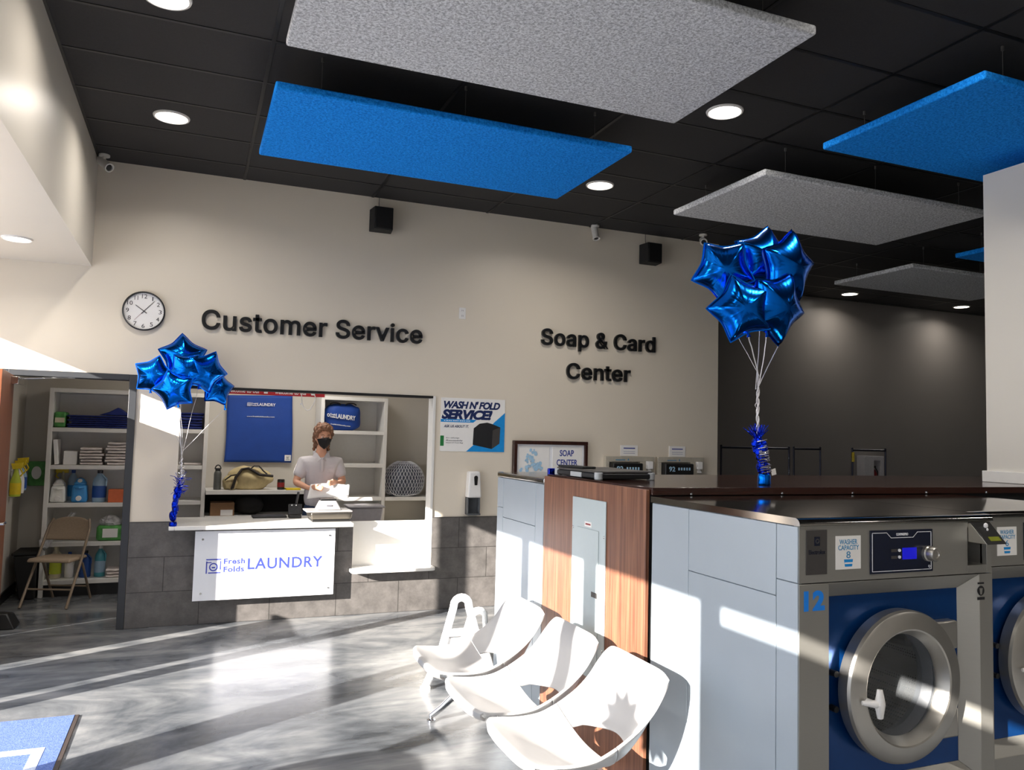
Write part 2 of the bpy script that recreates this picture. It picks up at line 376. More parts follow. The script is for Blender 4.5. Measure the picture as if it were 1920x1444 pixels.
try:
    import os
    FONT = bpy.data.fonts.load(os.path.join(bpy.utils.system_resource('DATAFILES'), 'fonts', 'Inter.woff2'))   # font bundled with Blender
except Exception:
    FONT = None
def text_mesh(body, bold=0.0, extrude=0.02, shear=0.0, spacing=1.0, res=4, sans=False):
    cu = bpy.data.curves.new('t', 'FONT'); cu.body = body; cu.size = 1
    if FONT and sans: cu.font = FONT
    cu.offset = bold; cu.extrude = extrude; cu.shear = shear; cu.space_character = spacing; cu.resolution_u = res
    o = bpy.data.objects.new('t', cu); COL.objects.link(o)
    dg = bpy.context.evaluated_depsgraph_get(); dg.update()
    me = bpy.data.meshes.new_from_object(o.evaluated_get(dg)); bpy.data.objects.remove(o); bpy.data.curves.remove(cu)
    return me
def text(b, body, x0, x1, z0, z1, y, depth=0.002, bold=0.0, shear=0.0, spacing=1.0, tilt=0.0, frame=None, sans=False):
    """lettering fitted in a box; frame maps (u, v, w) to the world, default plane faces -Y with front at y"""
    me = text_mesh(body, bold, 0.5, shear, spacing, sans=sans)
    xs = [v.co.x for v in me.vertices]; ys = [v.co.y for v in me.vertices]
    ax, bx, ay, by = min(xs), max(xs), min(ys), max(ys)
    vs = b.mesh(me); bpy.data.meshes.remove(me)
    for v in vs:
        u = (v.co.x-ax)/(bx-ax); w = (v.co.y-ay)/(by-ay); d = 0.0 if v.co.z > 0 else depth
        if frame: v.co = frame(x0 + u*(x1-x0), z0 + w*(z1-z0), d)
        else: v.co = Vector((x0 + u*(x1-x0), y + d, z0 + w*(z1-z0) + tilt*(u-0.5)*(x1-x0)))
    return vs
def bx(name, x0, x1, y0, y1, z0, z1, m, parent=None, bevel=0.003, **k):
    b = B(); b.box(x0, x1, y0, y1, z0, z1); return P(name, b, m, parent, bevel=bevel, **k)

# ------------------------------------------------------------------ room shell
WY = 7.6; CZ = 4.04; GX = -2.6
def shell():
    b = B(); b.box(-2.72, 14.2, -3.2, 10.0, -0.12, 0); st('floor', b, 'floor')
    b = B(); b.box(-45, 45, -45, 45, -0.5, -0.13); st('ground', b, 'ground')
    b = B(); b.box(-2.72, 14.2, -3.2, 10.0, CZ, CZ+0.1); c = st('ceiling', b, 'ceil')
    b = B()
    for k in range(-1, 12): x = 0.345+1.2*k; b.box(x-0.012, x+0.012, -3, 9.69, CZ-0.005, CZ)
    for k in range(-9, 12): y = 2.95+0.6065*k; b.box(-0.86, 13.9, y-0.012, y+0.012, CZ-0.004, CZ)
    P('ceiling_grid', b, 'grid', c)
    b = B(); b.box(GX-0.1, -0.862, -3.1, WY, 3.098, CZ); st('wall_soffit', b, 'soffit')
    # back wall with door and service opening
    b = B(); y0, y1 = WY, WY+0.15
    b.box(-2.7, -1.48, y0, y1, 0, CZ); b.box(-1.48, -0.46, y0, y1, 2.18, CZ); b.box(-0.46, -0.10, y0, y1, 0, CZ)
    b.box(-0.10, 2.225, y0, y1, 2.105, CZ); b.box(-0.10, 1.47, y0, y1, 0, 0.84); b.box(1.47, 2.225, y0, y1, 0, 0.415); b.box(2.225, 5.66, y0, y1, 0, CZ)
    st('wall_back', b, 'wall')
    b = B()
    b.box(-0.458, -0.10, WY-0.014, WY, 0, 0.905); b.box(-0.10, 1.47, WY-0.014, WY, 0, 0.84); b.box(1.47, 2.225, WY-0.014, WY, 0, 0.415); b.box(2.225, 5.66, WY-0.014, WY, 0, 0.905)
    st('trim_1', b, 'tile')
    b = B(); b.box(5.50, 5.66, WY+0.15, 9.7, 0, CZ); st('wall_return', b, 'wall')
    b = B(); b.box(5.50, 14.1, 9.7, 9.85, 0, CZ); st('wall_rear', b, 'dark_wall')
    b = B(); b.box(14.0, 14.2, -3.2, 9.85, 0, CZ); st('wall_right', b, 'white_wall')
    b = B(); b.box(-2.7, 14.1, -3.2, -3.0, 0, CZ); st('wall_front', b, 'white_wall')
    # pillar standing on the island cap
    b = B(); b.box(5.1, 5.7, 3.36, 3.83, 1.495, 3.65); o = st('wall_pillar', b, 'white_wall')
    b = B(); b.box(5.078, 5.722, 3.338, 3.852, 1.495, 1.572); P('base_trim', b, 'white', o, bevel=0.004)
    # storage room behind
    b = B(); b.box(-1.74, -1.62, WY+0.15, 9.7, 0, 2.75); st('wall_storage_left', b, 'store_wall')
    b = B(); b.box(-1.74, 2.85, 9.56, 9.7, 0, 2.75); st('wall_storage_rear', b, 'store_wall')
    b = B(); b.box(2.76, 2.88, WY+0.15, 9.7, 0, 2.75); st('wall_storage_right', b, 'store_wall')
    b = B(); b.box(-1.74, 2.88, WY+0.15, 9.7, 2.75, 2.85); st('ceiling_storage', b, 'store_wall')
    b = B(); b.box(-1.62, -1.605, WY+0.15, 9.56, 0, 0.10); st('baseboard_left', b, 'black')
    # storefront glazing frame with added sun-blocking panels (left of the picture)
    b = B()
    b.box(GX-0.1, GX, -3.0, WY, 2.90, 3.1); b.box(GX-0.1, GX, -3.0, WY, 0, 0.06)
    for a, c in ((4.81, 4.93), (3.49, 3.59), (3.27, 3.37), (2.30, 2.38), (1.35, 1.46), (0.28, 0.38), (7.52, 7.6), (-1.2, -1.1), (-2.1, -2.0)): b.box(GX-0.1, GX, a, c, 0.06, 2.90)
    b.box(GX-0.08, GX-0.03, 5.07, 5.77, 0.06, 1.38); b.box(GX-0.08, GX-0.03, 3.37, 3.49, 0.06, 1.55)  # low solid panels added to cast the dark floor bands
    b.box(GX-0.07, GX-0.03, -1.2, 0.28, 0.06, 2.81)  # added sun blocker, leaves only a thin lit strip under the header
    w = st('window_1', b, 'alu')
    b = B(); n = 14                                                      # gear decal on the glazing, plus an added disc casting the floor blob
    def gear(cy, cz, R, dr, n):
        pts = [(GX-0.05, cy+(R+(dr if i % 2 else 0))*math.cos(PI*i/n), cz+(R+(dr if i % 2 else 0))*math.sin(PI*i/n)) for i in range(2*n)]
        b.prism(pts, (0.004, 0, 0))
    gear(0.765, 2.21, 0.115, 0.055, 10); gear(2.10, 0.86, 0.65, 0.0, 20)
    P('decal_and_shadow_disc', b, 'print_white', w)
shell()

# ------------------------------------------------------------------ doors and openings in the back wall
def openings():
    d = st_empty('door_1', (-0.97, WY, 0))
    b = B(); y0, y1 = WY-0.02, WY+0.17
    b.box(-1.48, -1.425, y0, y1, 0, 2.18); b.box(-0.52, -0.46, y0, y1, 0, 2.18); b.box(-1.425, -0.52, y0, y1, 2.13, 2.18)
    P('door_frame', b, 'frame', d, bevel=0.003)
    lx, ly0, ly1 = -1.378, 6.655, 7.575; HR = lambda b: b.rot(b.b.verts, 0.098, 'Z', (-1.40, 7.575, 0)) or b
    b = B(); b.box(lx-0.045, lx, ly0, ly1, 0.01, 2.125); leaf = P('door_leaf', b, 'birch', d, bevel=0.002) if HR(b) else None
    b = B(); b.box(lx-0.037, lx-0.008, ly0-0.002, ly0, 0.95, 1.14); b.box(lx, lx+0.006, ly0+0.04, ly0+0.10, 0.93, 1.16); HR(b); P('lock_plate', b, 'chrome', leaf, bevel=0.002)
    b = B(); b.cyl((lx, ly0+0.07, 1.0), (lx+0.06, ly0+0.07, 1.0), 0.012); b.tube([(lx+0.055, ly0+0.07, 1.0), (lx+0.06, ly0+0.12, 1.0), (lx+0.06, ly0+0.19, 0.995)], 0.011)
    HR(b); P('lever_handle', b, 'chrome', leaf)
    b = B(); b.tube([(-1.30, 7.52, 2.10), (-1.0, 7.60, 2.128), (-0.94, 7.62, 2.13)], 0.012, flat=0.5); b.box(-1.365, -1.30, 7.30, 7.54, 2.045, 2.105)
    P('door_closer', b, 'chrome', leaf, bevel=0.003)
    # service window trim
    w = st_empty('window_2', (1.1, WY, 0.84))
    b = B(); b.box(0.10-0.2, 2.225, WY-0.012, WY+0.10, 2.083, 2.106); P('shutter_rail', b, 'black', w, bevel=0.002)
    b = B(); b.box(2.222, 2.25, WY-0.016, WY+0.15, 0.42, 2.106); b.box(1.447, 1.472, WY-0.01, WY+0.15, 0.415, 0.84); P('window_casing', b, 'white', w, bevel=0.003)
    b = B(); b.box(1.47, 2.225, WY+0.12, WY+0.15, 0.42, 0.862); P('niche_back', b, 'white_shine', w)
    b = B()
    r = 0.05; x0, x1, ya, yb = 1.445, 2.262, 7.44, WY+0.12
    pts = [(x0, yb, 0.405), (x0, ya+r, 0.405)] + [(x0+r-r*math.cos(PI/2*k/6), ya+r-r*math.sin(PI/2*k/6), 0.405) for k in range(1, 7)] + [(x1-r+r*math.sin(PI/2*k/6), ya+r-r*math.cos(PI/2*k/6), 0.405) for k in range(0, 7)] + [(x1, WY-0.015, 0.405), (2.222, WY-0.015, 0.405), (2.222, yb, 0.405)]
    b.prism(pts, (0, 0, 0.03)); P('niche_ledge', b, 'white_shine', w, bevel=0.004)
openings()

# ------------------------------------------------------------------ ceiling fixtures
def lamps():
    def can(loc, label, r=0.125, power=LAMP_POWER, group='recessed downlights in the black ceiling'):
        t = thing('recessed_downlight', loc, label, 'light', group); x, y, z = loc
        b = B(); b.lathe([(r*0.86, -0.001), (r*0.9, -0.012), (r, -0.010), (r+0.004, 0), (r*0.86, 0)], loc, (0, 0, 1), 40); P('trim_ring', b, 'trim_white', t)
        b = B(); b.lathe([(0, -0.004), (r*0.88, -0.004)], loc, (0, 0, 1), 40); P('diffuser', b, 'lamp', t)
        l = bpy.data.lights.new('downlight_beam', 'AREA'); l.shape = 'DISK'; l.size = r*1.7; l.energy = power; l.color = (1.0, 0.93, 0.84); l.spread = math.radians(150)
        o = bpy.data.objects.new('downlight_beam', l); COL.objects.link(o); o.location = (0, 0, -0.016); o.parent = t
        return t
    can((-0.247, 6.288, CZ), 'lit round downlight in the black ceiling left of the long blue panel')
    can((-0.232, 4.510, CZ), 'lit round downlight cut by the top edge, beside the big grey panel')
    can((3.362, 4.461, CZ), 'lit round downlight off the right corner of the big grey panel')
    can((3.358, 6.281, CZ), 'lit round downlight off the right corner of the long blue panel')
    can((9.305, 9.22, CZ), 'lit round downlight near the dark wall, left of the two under the far grey panel', power=LAMP_POWER*0.5)
    can((11.70, 9.20, CZ), 'lit round downlight near the dark wall, close to the white pillar', power=LAMP_POWER*0.5)
    can((-1.262, 6.716, 3.098), 'small lit downlight in the pale soffit at left', 0.10, LAMP_POWER*0.5)
    for i, (x, y) in enumerate(((-0.24, 2.7), (3.36, 2.7), (-0.24, 0.6), (3.36, 0.6), (-0.24, -1.4), (3.36, -1.4), (7.0, 0.6), (7.0, -1.4))):
        can((x, y, CZ), 'lit round downlight in the ceiling nearer the viewer', power=LAMP_POWER*1.1)
    # unseen fill light added to brighten the storage room
    l = bpy.data.lights.new('storage_fill', 'AREA'); l.shape = 'RECTANGLE'; l.size = 1.2; l.size_y = 0.3; l.energy = 16; l.color = (1, 0.95, 0.88)
    o = bpy.data.objects.new('storage_fill', l); COL.objects.link(o); o.location = (0.9, 8.6, 2.73)
lamps()

def clouds():
    def cloud(x0, x1, y0, y1, m, label, wires):
        z = 3.75; t = thing('acoustic_panel', ((x0+x1)/2, (y0+y1)/2, z), label, 'ceiling panel', 'acoustic panels hung under the ceiling')
        b = B(); b.box(x0, x1, y0, y1, z, z+0.05); P('felt_board', b, m, t, bevel=0.012, seg=3)
        for wx, wy in wires:
            b = B(); b.cyl((wx, wy, z+0.045), (wx, wy, CZ-0.002), 0.0022, n=6); b.cyl((wx, wy, z+0.05), (wx, wy, z+0.07), 0.008, n=8); b.cyl((wx, wy, CZ-0.03), (wx, wy, CZ-0.004), 0.009, n=8); P('hanging_wire', b, 'wire', t)
    def four(x0, x1, y0, y1): return [(x0+0.28, y0+0.1), (x0+0.28, y1-0.1), ((x0+x1)/2, y0+0.1), ((x0+x1)/2, y1-0.1), (x1-0.25, y0+0.1), (x1-0.25, y1-0.1)]
    for x0, x1, y0, y1, m, lab in (
        (0.365, 2.775, 2.955, 4.20, 'felt_grey', 'large pale grey felt panel hanging nearest, cut by the top edge of the picture'),
        (0.365, 2.795, 4.755, 5.995, 'felt_blue', 'long bright blue felt panel hanging behind the big grey one'),
        (3.935, 6.36, 2.935, 4.14, 'felt_blue', 'blue felt panel at the right, running behind the white pillar'),
        (3.93, 6.36, 4.72, 5.95, 'felt_grey', 'grey felt panel with sun glints above the right balloon bunch'),
        (7.50, 9.92, 6.50, 7.69, 'felt_grey', 'farthest grey felt panel, in front of the dark wall'),
        (7.50, 9.92, 4.76, 5.97, 'felt_blue', 'sliver of blue felt panel beside the white pillar, above the farthest grey panel')):
        cloud(x0, x1, y0, y1, m, lab, four(x0, x1, y0, y1))
clouds()

# ------------------------------------------------------------------ wall fittings
def bullet_camera(loc, aim, label, drop=0.05):
    x, y, z = loc; t = thing('security_camera', loc, label, 'security camera', 'white bullet cameras under the ceiling')
    b = B(); b.cyl((x, y, z), (x, y, z-0.018), 0.045, n=20); b.cyl((x, y, z-0.015), (x, y, z-drop), 0.014, n=12); P('mount', b, 'camera_white', t, bevel=0.003)
    a = Vector(aim).normalized(); c = Vector((x, y, z-drop-0.025))
    b = B(); b.lathe([(0, -0.07), (0.034, -0.07), (0.036, -0.05), (0.036, 0.07), (0.040, 0.075), (0.040, 0.09), (0.03, 0.09), (0.028, 0.078), (0, 0.078)], c, a, 24); h = P('housing', b, 'camera_white', t)
    b = B(); b.lathe([(0, 0.0795), (0.026, 0.0795), (0.02, 0.085), (0, 0.087)], c, a, 20); P('lens', b, 'black', h)
def fittings():
    bullet_camera((-0.80, 7.44, CZ), (0.55, -0.6, -0.55), 'white bullet camera in the left corner beside the soffit')
    bullet_camera((3.97, 7.52, CZ), (0.02, -0.35, -0.9), 'white bullet camera pointing down over the middle of the back wall')
    bullet_camera((5.22, 7.30, CZ), (-0.45, -0.8, -0.4), 'white bullet camera at the right end of the back wall')
    for x, lab in ((1.62, 'black box speaker under the ceiling above the lettering over the service window'), (4.66, 'black box speaker under the ceiling near the right end of the back wall')):
        t = thing('wall_speaker', (x, WY, 3.67), lab, 'speaker', 'black box speakers high on the back wall')
        b = B(); b.hull8([(x-0.09, 7.40, 3.68), (x+0.09, 7.40, 3.68), (x+0.11, 7.56, 3.68), (x-0.11, 7.56, 3.68)], [(x-0.09, 7.40, 3.90), (x+0.09, 7.40, 3.90), (x+0.11, 7.56, 3.90), (x-0.11, 7.56, 3.90)]); P('cabinet', b, 'black_matte', t, bevel=0.006)
        b = B(); b.box(x-0.08, x+0.08, 7.394, 7.40, 3.69, 3.89); P('grille', b, 'black', t, bevel=0.002)
        b = B(); b.box(x-0.02, x+0.02, 7.555, WY, 3.76, 3.82); P('bracket', b, 'black', t, bevel=0.002)
        b = B(); b.tube([(x-0.01, 7.58, 3.89), (x-0.015, 7.585, 3.97), (x-0.012, 7.59, CZ)], 0.003, 6); P('cable', b, 'black', t)
    # clock
    cx, cz, R = -0.437, 2.742, 0.172
    t = thing('wall_clock', (cx, WY, cz), 'round white wall clock with black rim on the beige wall', 'clock')
    b = B(); b.lathe([(0, 0.001), (R*0.93, 0.001), (R*0.93, 0.02), (R*0.95, 0.040), (R, 0.036), (R, 0.001)], (cx, WY, cz), (0, -1, 0), 64); P('rim', b, 'black', t)
    b = B(); b.lathe([(0, 0.014), (R*0.935, 0.014)], (cx, WY, cz), (0, -1, 0), 64); f = P('dial', b, 'paper', t)
    b = B(); y = WY-0.0155
    for h in range(1, 13):
        a = h*PI/6; px, pz = cx+0.76*R*math.sin(a), cz+0.76*R*math.cos(a); w = (0.004 if h == 1 else 0.012) if h < 10 else (0.014 if h == 11 else 0.021)
        text(b, str(h), px-w, px+w, pz-0.018, pz+0.018, y, 0.001, 0.0)
    for k in range(60):
        a = k*PI/30; r0, r1 = 0.90*R, 0.92*R; d = Vector((math.sin(a), 0, math.cos(a))); b.cyl(Vector((cx, y, cz))+d*r0, Vector((cx, y, cz))+d*r1, 0.0012, n=5)
    P('numerals', b, 'ink_black', f)
    def hand(name, a, L, w, m, back=0.03):
        d = Vector((math.sin(a), 0, math.cos(a))); n = Vector((math.cos(a), 0, -math.sin(a))); c = Vector((cx, WY-0.018, cz)); b = B()
        b.prism([c-d*back-n*w, c-d*back+n*w, c+d*L+n*w*0.6, c+d*L-n*w*0.6], (0, -0.0015, 0)); P(name, b, m, t)
    hand('hour_hand', math.radians(-54), 0.085, 0.0035, 'ink_black'); hand('minute_hand', math.radians(41), 0.125, 0.0028, 'ink_black'); hand('second_hand', math.radians(222), 0.11, 0.0012, 'ext_red', 0.035)
    # dimensional lettering
    def lettering(lines, label, loc):
        t = thing('wall_lettering', loc, label, 'sign')
        for body, x0, x1, zb, zt in lines:
            b = B(); text(b, body, x0, x1, zb, zt, WY-0.030, 0.029, 0.0155, spacing=1.03, sans=True)
            bm = b.b; bm.verts.ensure_lookup_table(); seen = set(); isl = []
            for v in bm.verts:
                if v in seen: continue
                stk, comp = [v], []
                seen.add(v)
                while stk:
                    q = stk.pop(); comp.append(q)
                    for e in q.link_edges:
                        w = e.other_vert(q)
                        if w not in seen: seen.add(w); stk.append(w)
                isl.append([min(q.co.x for q in comp), max(q.co.x for q in comp), comp])
            isl.sort(key=lambda a: a[0]); mg = []
            for a in isl:
                if mg and min(a[1], mg[-1][1]) - max(a[0], mg[-1][0]) > 0.5*min(a[1]-a[0], mg[-1][1]-mg[-1][0]): mg[-1][2] += a[2]; mg[-1][1] = max(mg[-1][1], a[1])
                else: mg.append(a)
            for a in mg:
                nb = B(); mp = {v: nb.b.verts.new(v.co) for v in a[2]}
                for fc in {f for v in a[2] for f in v.link_faces}: nb.b.faces.new([mp[v] for v in fc.verts])
                P('letter', nb, 'letter', t)
            bm.free()
    lettering([('Customer Service', 0.037, 2.088, 2.617, 2.803)], 'black raised lettering reading Customer Service above the service window', (1.06, WY, 2.6))
    lettering([('Soap & Card', 3.385, 4.79, 2.655, 2.877), ('Center', 3.69, 4.475, 2.350, 2.526)], 'black raised lettering reading Soap & Card Center on the right of the wall', (4.08, WY, 2.34))
    # socket plate
    t = thing('wall_outlet', (2.505, WY, 2.90), 'small white outlet plate high on the wall between the two letterings', 'outlet')
    b = B(); b.box(2.468, 2.540, WY-0.007, WY, 2.905, 3.022); p = P('cover_plate', b, 'white_plastic', t, bevel=0.003)
    for z in (2.936, 2.991):
        b = B(); b.box(2.487, 2.521, WY-0.010, WY-0.006, z-0.016, z+0.016); s = P('socket', b, 'white_plastic', t, bevel=0.003)
        b = B(); b.box(2.496, 2.499, WY-0.0106, WY-0.009, z-0.006, z+0.007); b.box(2.509, 2.512, WY-0.0106, WY-0.009, z-0.006, z+0.007); P('slots', b, 'ink_black', s)
    # poster
    x0, x1, z0, z1 = 2.308, 2.998, 1.558, 2.097; y = WY-0.006
    t = thing('poster', (2.65, WY, z0), 'white and blue wash and fold poster with a black bag on it', 'poster')
    bx('sheet', x0, x1, y, WY, z0, z1, 'paper', t, 0.001)
    y -= 0.0004; w, h = x1-x0, z1-z0
    def X(u): return x0+u*w
    def Z(v): return z0+v*h
    def poly(name, pts, m, d=0.0008, yy=None):
        b = B(); q = y if yy is None else yy; b.prism([(X(u), q, Z(v)) for u, v in pts], (0, -d, 0)); return P(name, b, m, t)
    poly('blue_corner', [(0.40, 0.0), (1.0, 0.0), (1.0, 0.75), (0.83, 0.56), (0.60, 0.22)], 'ink_blue')
    poly('blue_stripe', [(0.0, 0.545), (0.50, 0.545), (0.555, 0.60), (0.0, 0.60)], 'ink_blue')
    for s, a in (("WASH N' FOLD", (0.04, 0.92, 0.80, 0.945, 0.042, 0.9)), ('SERVICE!', (0.01, 0.80, 0.60, 0.785, 0.055, 0.95)), ('ASK US ABOUT IT.', (0.05, 0.43, 0.445, 0.495, 0.02, 1.0))):
        b = B(); text(b, s, X(a[0]), X(a[1]), Z(a[2]), Z(a[3]), y-0.001, 0.0008, a[4], 0.25, a[5]); P('headline', b, 'ink_navy', t)
    b = B(); b.box(X(0.0), X(0.055), y-0.0008, y, Z(0.10), Z(0.29)); P('green_tag', b, 'ink_green', t)
    b = B()
    for k, (s, e) in enumerate((('In-shop', 0.29), ('Reusable', 0.34), ("Wash N' Fold Bag", 0.35))): text(b, s, X(0.085), X(e), Z(0.235-0.045*k), Z(0.262-0.045*k), y-0.001, 0.0008, 0.01, 0.2)
    P('small_print', b, 'ink_grey', t)
    b = B()
    for k in range(12): b.box(X(0.05+0.034*k), X(0.05+0.034*k+(0.026 if k % 3 else 0.018)), y-0.0018, y-0.0012, Z(0.565), Z(0.580))
    P('stripe_print', b, 'print_white', t)
    q = y-0.0012
    poly('bag_picture', [(0.50, 0.13), (0.80, 0.055), (0.92, 0.16), (0.93, 0.47), (0.80, 0.53), (0.72, 0.555), (0.60, 0.53), (0.51, 0.44)], 'ink_black', yy=q)
    poly('bag_shade', [(0.80, 0.055), (0.92, 0.16), (0.93, 0.47), (0.81, 0.41)], 'charcoal_plate', yy=q-0.0009)
    poly('bag_pocket', [(0.55, 0.17), (0.74, 0.12), (0.75, 0.33), (0.56, 0.36)], 'case_black', yy=q-0.0009)
    # sanitiser dispenser
    t = thing('soap_dispenser', (2.66, WY, 0.93), 'white hand sanitiser dispenser with a dark drip tray on the beige wall', 'dispenser')
    b = B(); b.hull8([(2.585, WY, 1.10), (2.735, WY, 1.10), (2.735, 7.50, 1.10), (2.585, 7.50, 1.10)], [(2.597, WY, 1.362), (2.723, WY, 1.362), (2.718, 7.515, 1.362), (2.602, 7.515, 1.362)]); P('housing', b, 'white_plastic', t, bevel=0.018, seg=4)
    b = B(); b.lathe([(0, 0.0), (0.02, 0.0), (0.02, 0.003), (0, 0.003)], (2.668, 7.504, 1.30), (0, -1, 0.05), 20); b.prism([(2.648, 7.504, 1.30), (2.688, 7.504, 1.30), (2.682, 7.502, 1.225), (2.654, 7.502, 1.225)], (0, -0.003, 0)); P('sight_window', b, 'black', t, bevel=0.001)
    b = B(); b.box(2.592, 2.725, WY-0.02, WY, 0.93, 1.10); b.box(2.592, 2.605, 7.52, WY, 0.93, 1.10); b.box(2.712, 2.725, 7.52, WY, 0.93, 1.10); b.box(2.592, 2.725, 7.50, WY, 0.925, 0.942); P('drip_tray', b, 'clear_plastic', t, bevel=0.003)
    # framed soap centre board
    x0, x1, z0, z1 = 3.09, 3.945, 1.30, 1.683
    t = thing('framed_board', (3.5, WY, z0), 'mahogany framed white board reading SOAP CENTER', 'sign')
    b = B(); f = 0.038; b.box(x0, x1, 7.54, WY, z1-f, z1); b.box(x0, x1, 7.54, WY, z0, z0+f); b.box(x0, x0+f, 7.54, WY, z0+f, z1-f); b.box(x1-f, x1, 7.54, WY, z0+f, z1-f); P('frame', b, 'frame_wood', t, bevel=0.005)
    b = B(); b.box(x0+f, x1-f, 7.565, 7.59, z0+f, z1-f); P('board', b, 'acrylic', t)
    b = B(); b.box(x0+f+0.02, 3.50, 7.561, 7.566, z0+f+0.02, z1-f-0.02); b.box(3.535, x1-f-0.02, 7.561, 7.566, z0+f+0.02, z1-f-0.02); P('card', b, 'paper', t, bevel=0.001)
    b = B(); text(b, 'SOAP', 3.62, 3.785, 1.525, 1.592, 7.559, 0.002, 0.02); text(b, 'CENTER', 3.585, 3.83, 1.425, 1.492, 7.559, 0.002, 0.02); P('lettering', b, 'ink_soap', t)
    b = B(); rr = random.Random(3)
    for k in range(46):
        u = rr.random(); v = rr.random()**1.5; px = 3.30+(u-0.5)*0.27*(1-v*0.8); pz = 1.37+0.22*v; s = 0.008+0.012*rr.random()
        b.lathe([(0, 0.001), (s, 0.001), (s, -0.001), (0, -0.001)], (px, 7.561-0.0004*k*0.5, pz), (0, -1, 0), 10)
    P('foam_print', b, 'ink_foam', t)
    # two card dispensers with paper notices above them
    for i, (x0, x1, nx0, nx1) in enumerate(((4.165, 4.78, 4.375, 4.59), (4.825, 5.437, 5.0, 5.215))):
        side = 'left' if i == 0 else 'right'
        t = thing('card_dispenser', ((x0+x1)/2, WY, 1.14), f'beige wall dispenser with dark recessed tray, {side} of the pair on the back wall', 'dispenser', 'card dispensers on the back wall')
        b = B(); z0, z1 = 1.14, 1.532; a, c, e, g = x0+0.045, x0+0.43, 1.20, 1.475
        b.box(x0, x1, 7.545, WY, g, z1); b.box(x0, x1, 7.545, WY, z0, e); b.box(x0, a, 7.545, WY, e, g); b.box(c, x1, 7.545, WY, e, g); b.box(a, c, 7.59, WY, e, g); P('face_plate', b, 'box_beige', t, bevel=0.003)
        b = B(); b.box(a+0.005, c-0.005, 7.47, 7.588, e+0.01, g-0.012); P('screen_box', b, 'black', t, bevel=0.012)
        b = B(); text(b, '92', a+0.05, a+0.13, 1.375, 1.43, 7.468, 0.001, 0.02); P('display_digits', b, 'ink_foam', t)
        b = B()
        for k in range(5): b.box(a+0.17+0.035*k, a+0.19+0.035*k, 7.468, 7.469, 1.39, 1.42)
        P('display_marks', b, 'ink_foam', t)
        b = B(); b.box(x1-0.115, x1-0.045, 7.50, 7.546, 1.40, 1.485); b.hull8([(x1-0.10, 7.51, 1.36), (x1-0.05, 7.51, 1.36), (x1-0.05, 7.546, 1.36), (x1-0.10, 7.546, 1.36)], [(x1-0.09, 7.535, 1.41), (x1-0.06, 7.535, 1.41), (x1-0.06, 7.546, 1.41), (x1-0.09, 7.546, 1.41)]); P('card_slot', b, 'white_plastic', t, bevel=0.006)
        b = B(); b.prism([(x0+0.27, 7.543, 1.49), (x0+0.29, 7.543, 1.49), (x0+0.28, 7.543, 1.515)], (0, 0.002, 0)); b.box(x0+0.12, x0+0.24, 7.543, 7.545, 1.492, 1.500); P('emblem', b, 'ink_teal', t)
        t = thing('paper_notice', ((nx0+nx1)/2, WY, 1.54), f'small white printed notice above the {side} card dispenser', 'notice', 'paper notices above the card dispensers')
        bx('sheet', nx0, nx1, 7.592, WY-0.0005, 1.537, 1.655, 'paper', t, 0)
        b = B(); b.box(nx0+0.035, nx1-0.035, 7.5915, 7.592, 1.617, 1.629)
        for k in range(2): b.box(nx0+0.035, nx1-0.035, 7.5915, 7.592, 1.585-0.02*k, 1.588-0.02*k)
        P('print', b, 'ink_soap', t)
fittings()

# ------------------------------------------------------------------ service counter and sign board
def counter():
    t = thing('service_counter', (0.65, 7.75, 0.84), 'white solid-surface counter slab in the service window', 'counter')
    b = B(); b.box(-0.098, 1.446, 7.43, 8.18, 0.842, 0.878); b.box(-0.145, -0.098, 7.43, 7.585, 0.842, 0.878); P('slab', b, 'white_shine', t, bevel=0.006)
    b = B(); b.box(0.0, 1.40, 7.76, 8.12, 0.0, 0.84); P('base_cabinet', b, 'white', t, bevel=0.003)
    x0, x1, z0, z1 = 0.072, 1.287, 0.222, 0.826; y0, y1 = 7.488, 7.496
    t = thing('acrylic_sign', (0.68, 7.492, z0), 'white acrylic sign board reading Fresh Folds LAUNDRY under the counter', 'sign')
    bx('board', x0, x1, y0, y1, z0, z1, 'acrylic', t, 0.001)
    for x, z in ((0.137, 0.755), (0.137, 0.285), (1.235, 0.285), (1.235, 0.765)):
        b = B(); b.cyl((x, y0-0.006, z), (x, WY-0.015, z), 0.009, n=14); P('standoff', b, 'chrome', t)
    b = B(); y = y0-0.0012; text(b, 'LAUNDRY', 0.520, 1.178, 0.478, 0.578, y, 0.001, 0.018, spacing=1.1); P('lettering', b, 'sign_blue', t)
    b = B(); text(b, 'Fresh', 0.318, 0.496, 0.533, 0.583, y, 0.001, 0.03, spacing=1.1); text(b, 'Folds', 0.318, 0.490, 0.463, 0.513, y, 0.001, 0.03, spacing=1.1); P('small_lettering', b, 'sign_blue', t)
    b = B(); a, c, e, g = 0.172, 0.296, 0.456, 0.582; w = 0.010
    b.box(a, c, y, y0, g-w, g); b.box(a, a+w, y, y0, e, g-0.02); b.box(c-w, c, y, y0, e+0.03, g-0.02); b.box(a+0.02, c, y, y0, e, e+w); b.box(a, a+0.045, y, y0, g-0.035, g-0.027)
    b.lathe([(0.026, 0), (0.036, 0), (0.036, 0.0012), (0.026, 0.0012)], ((a+c)/2, y0, (e+g)/2-0.008), (0, -1, 0), 32, True); b.box((a+c)/2-0.014, (a+c)/2+0.014, y, y0, (e+g)/2-0.018, (e+g)/2-0.006)
    P('logo', b, 'sign_blue', t)
counter()
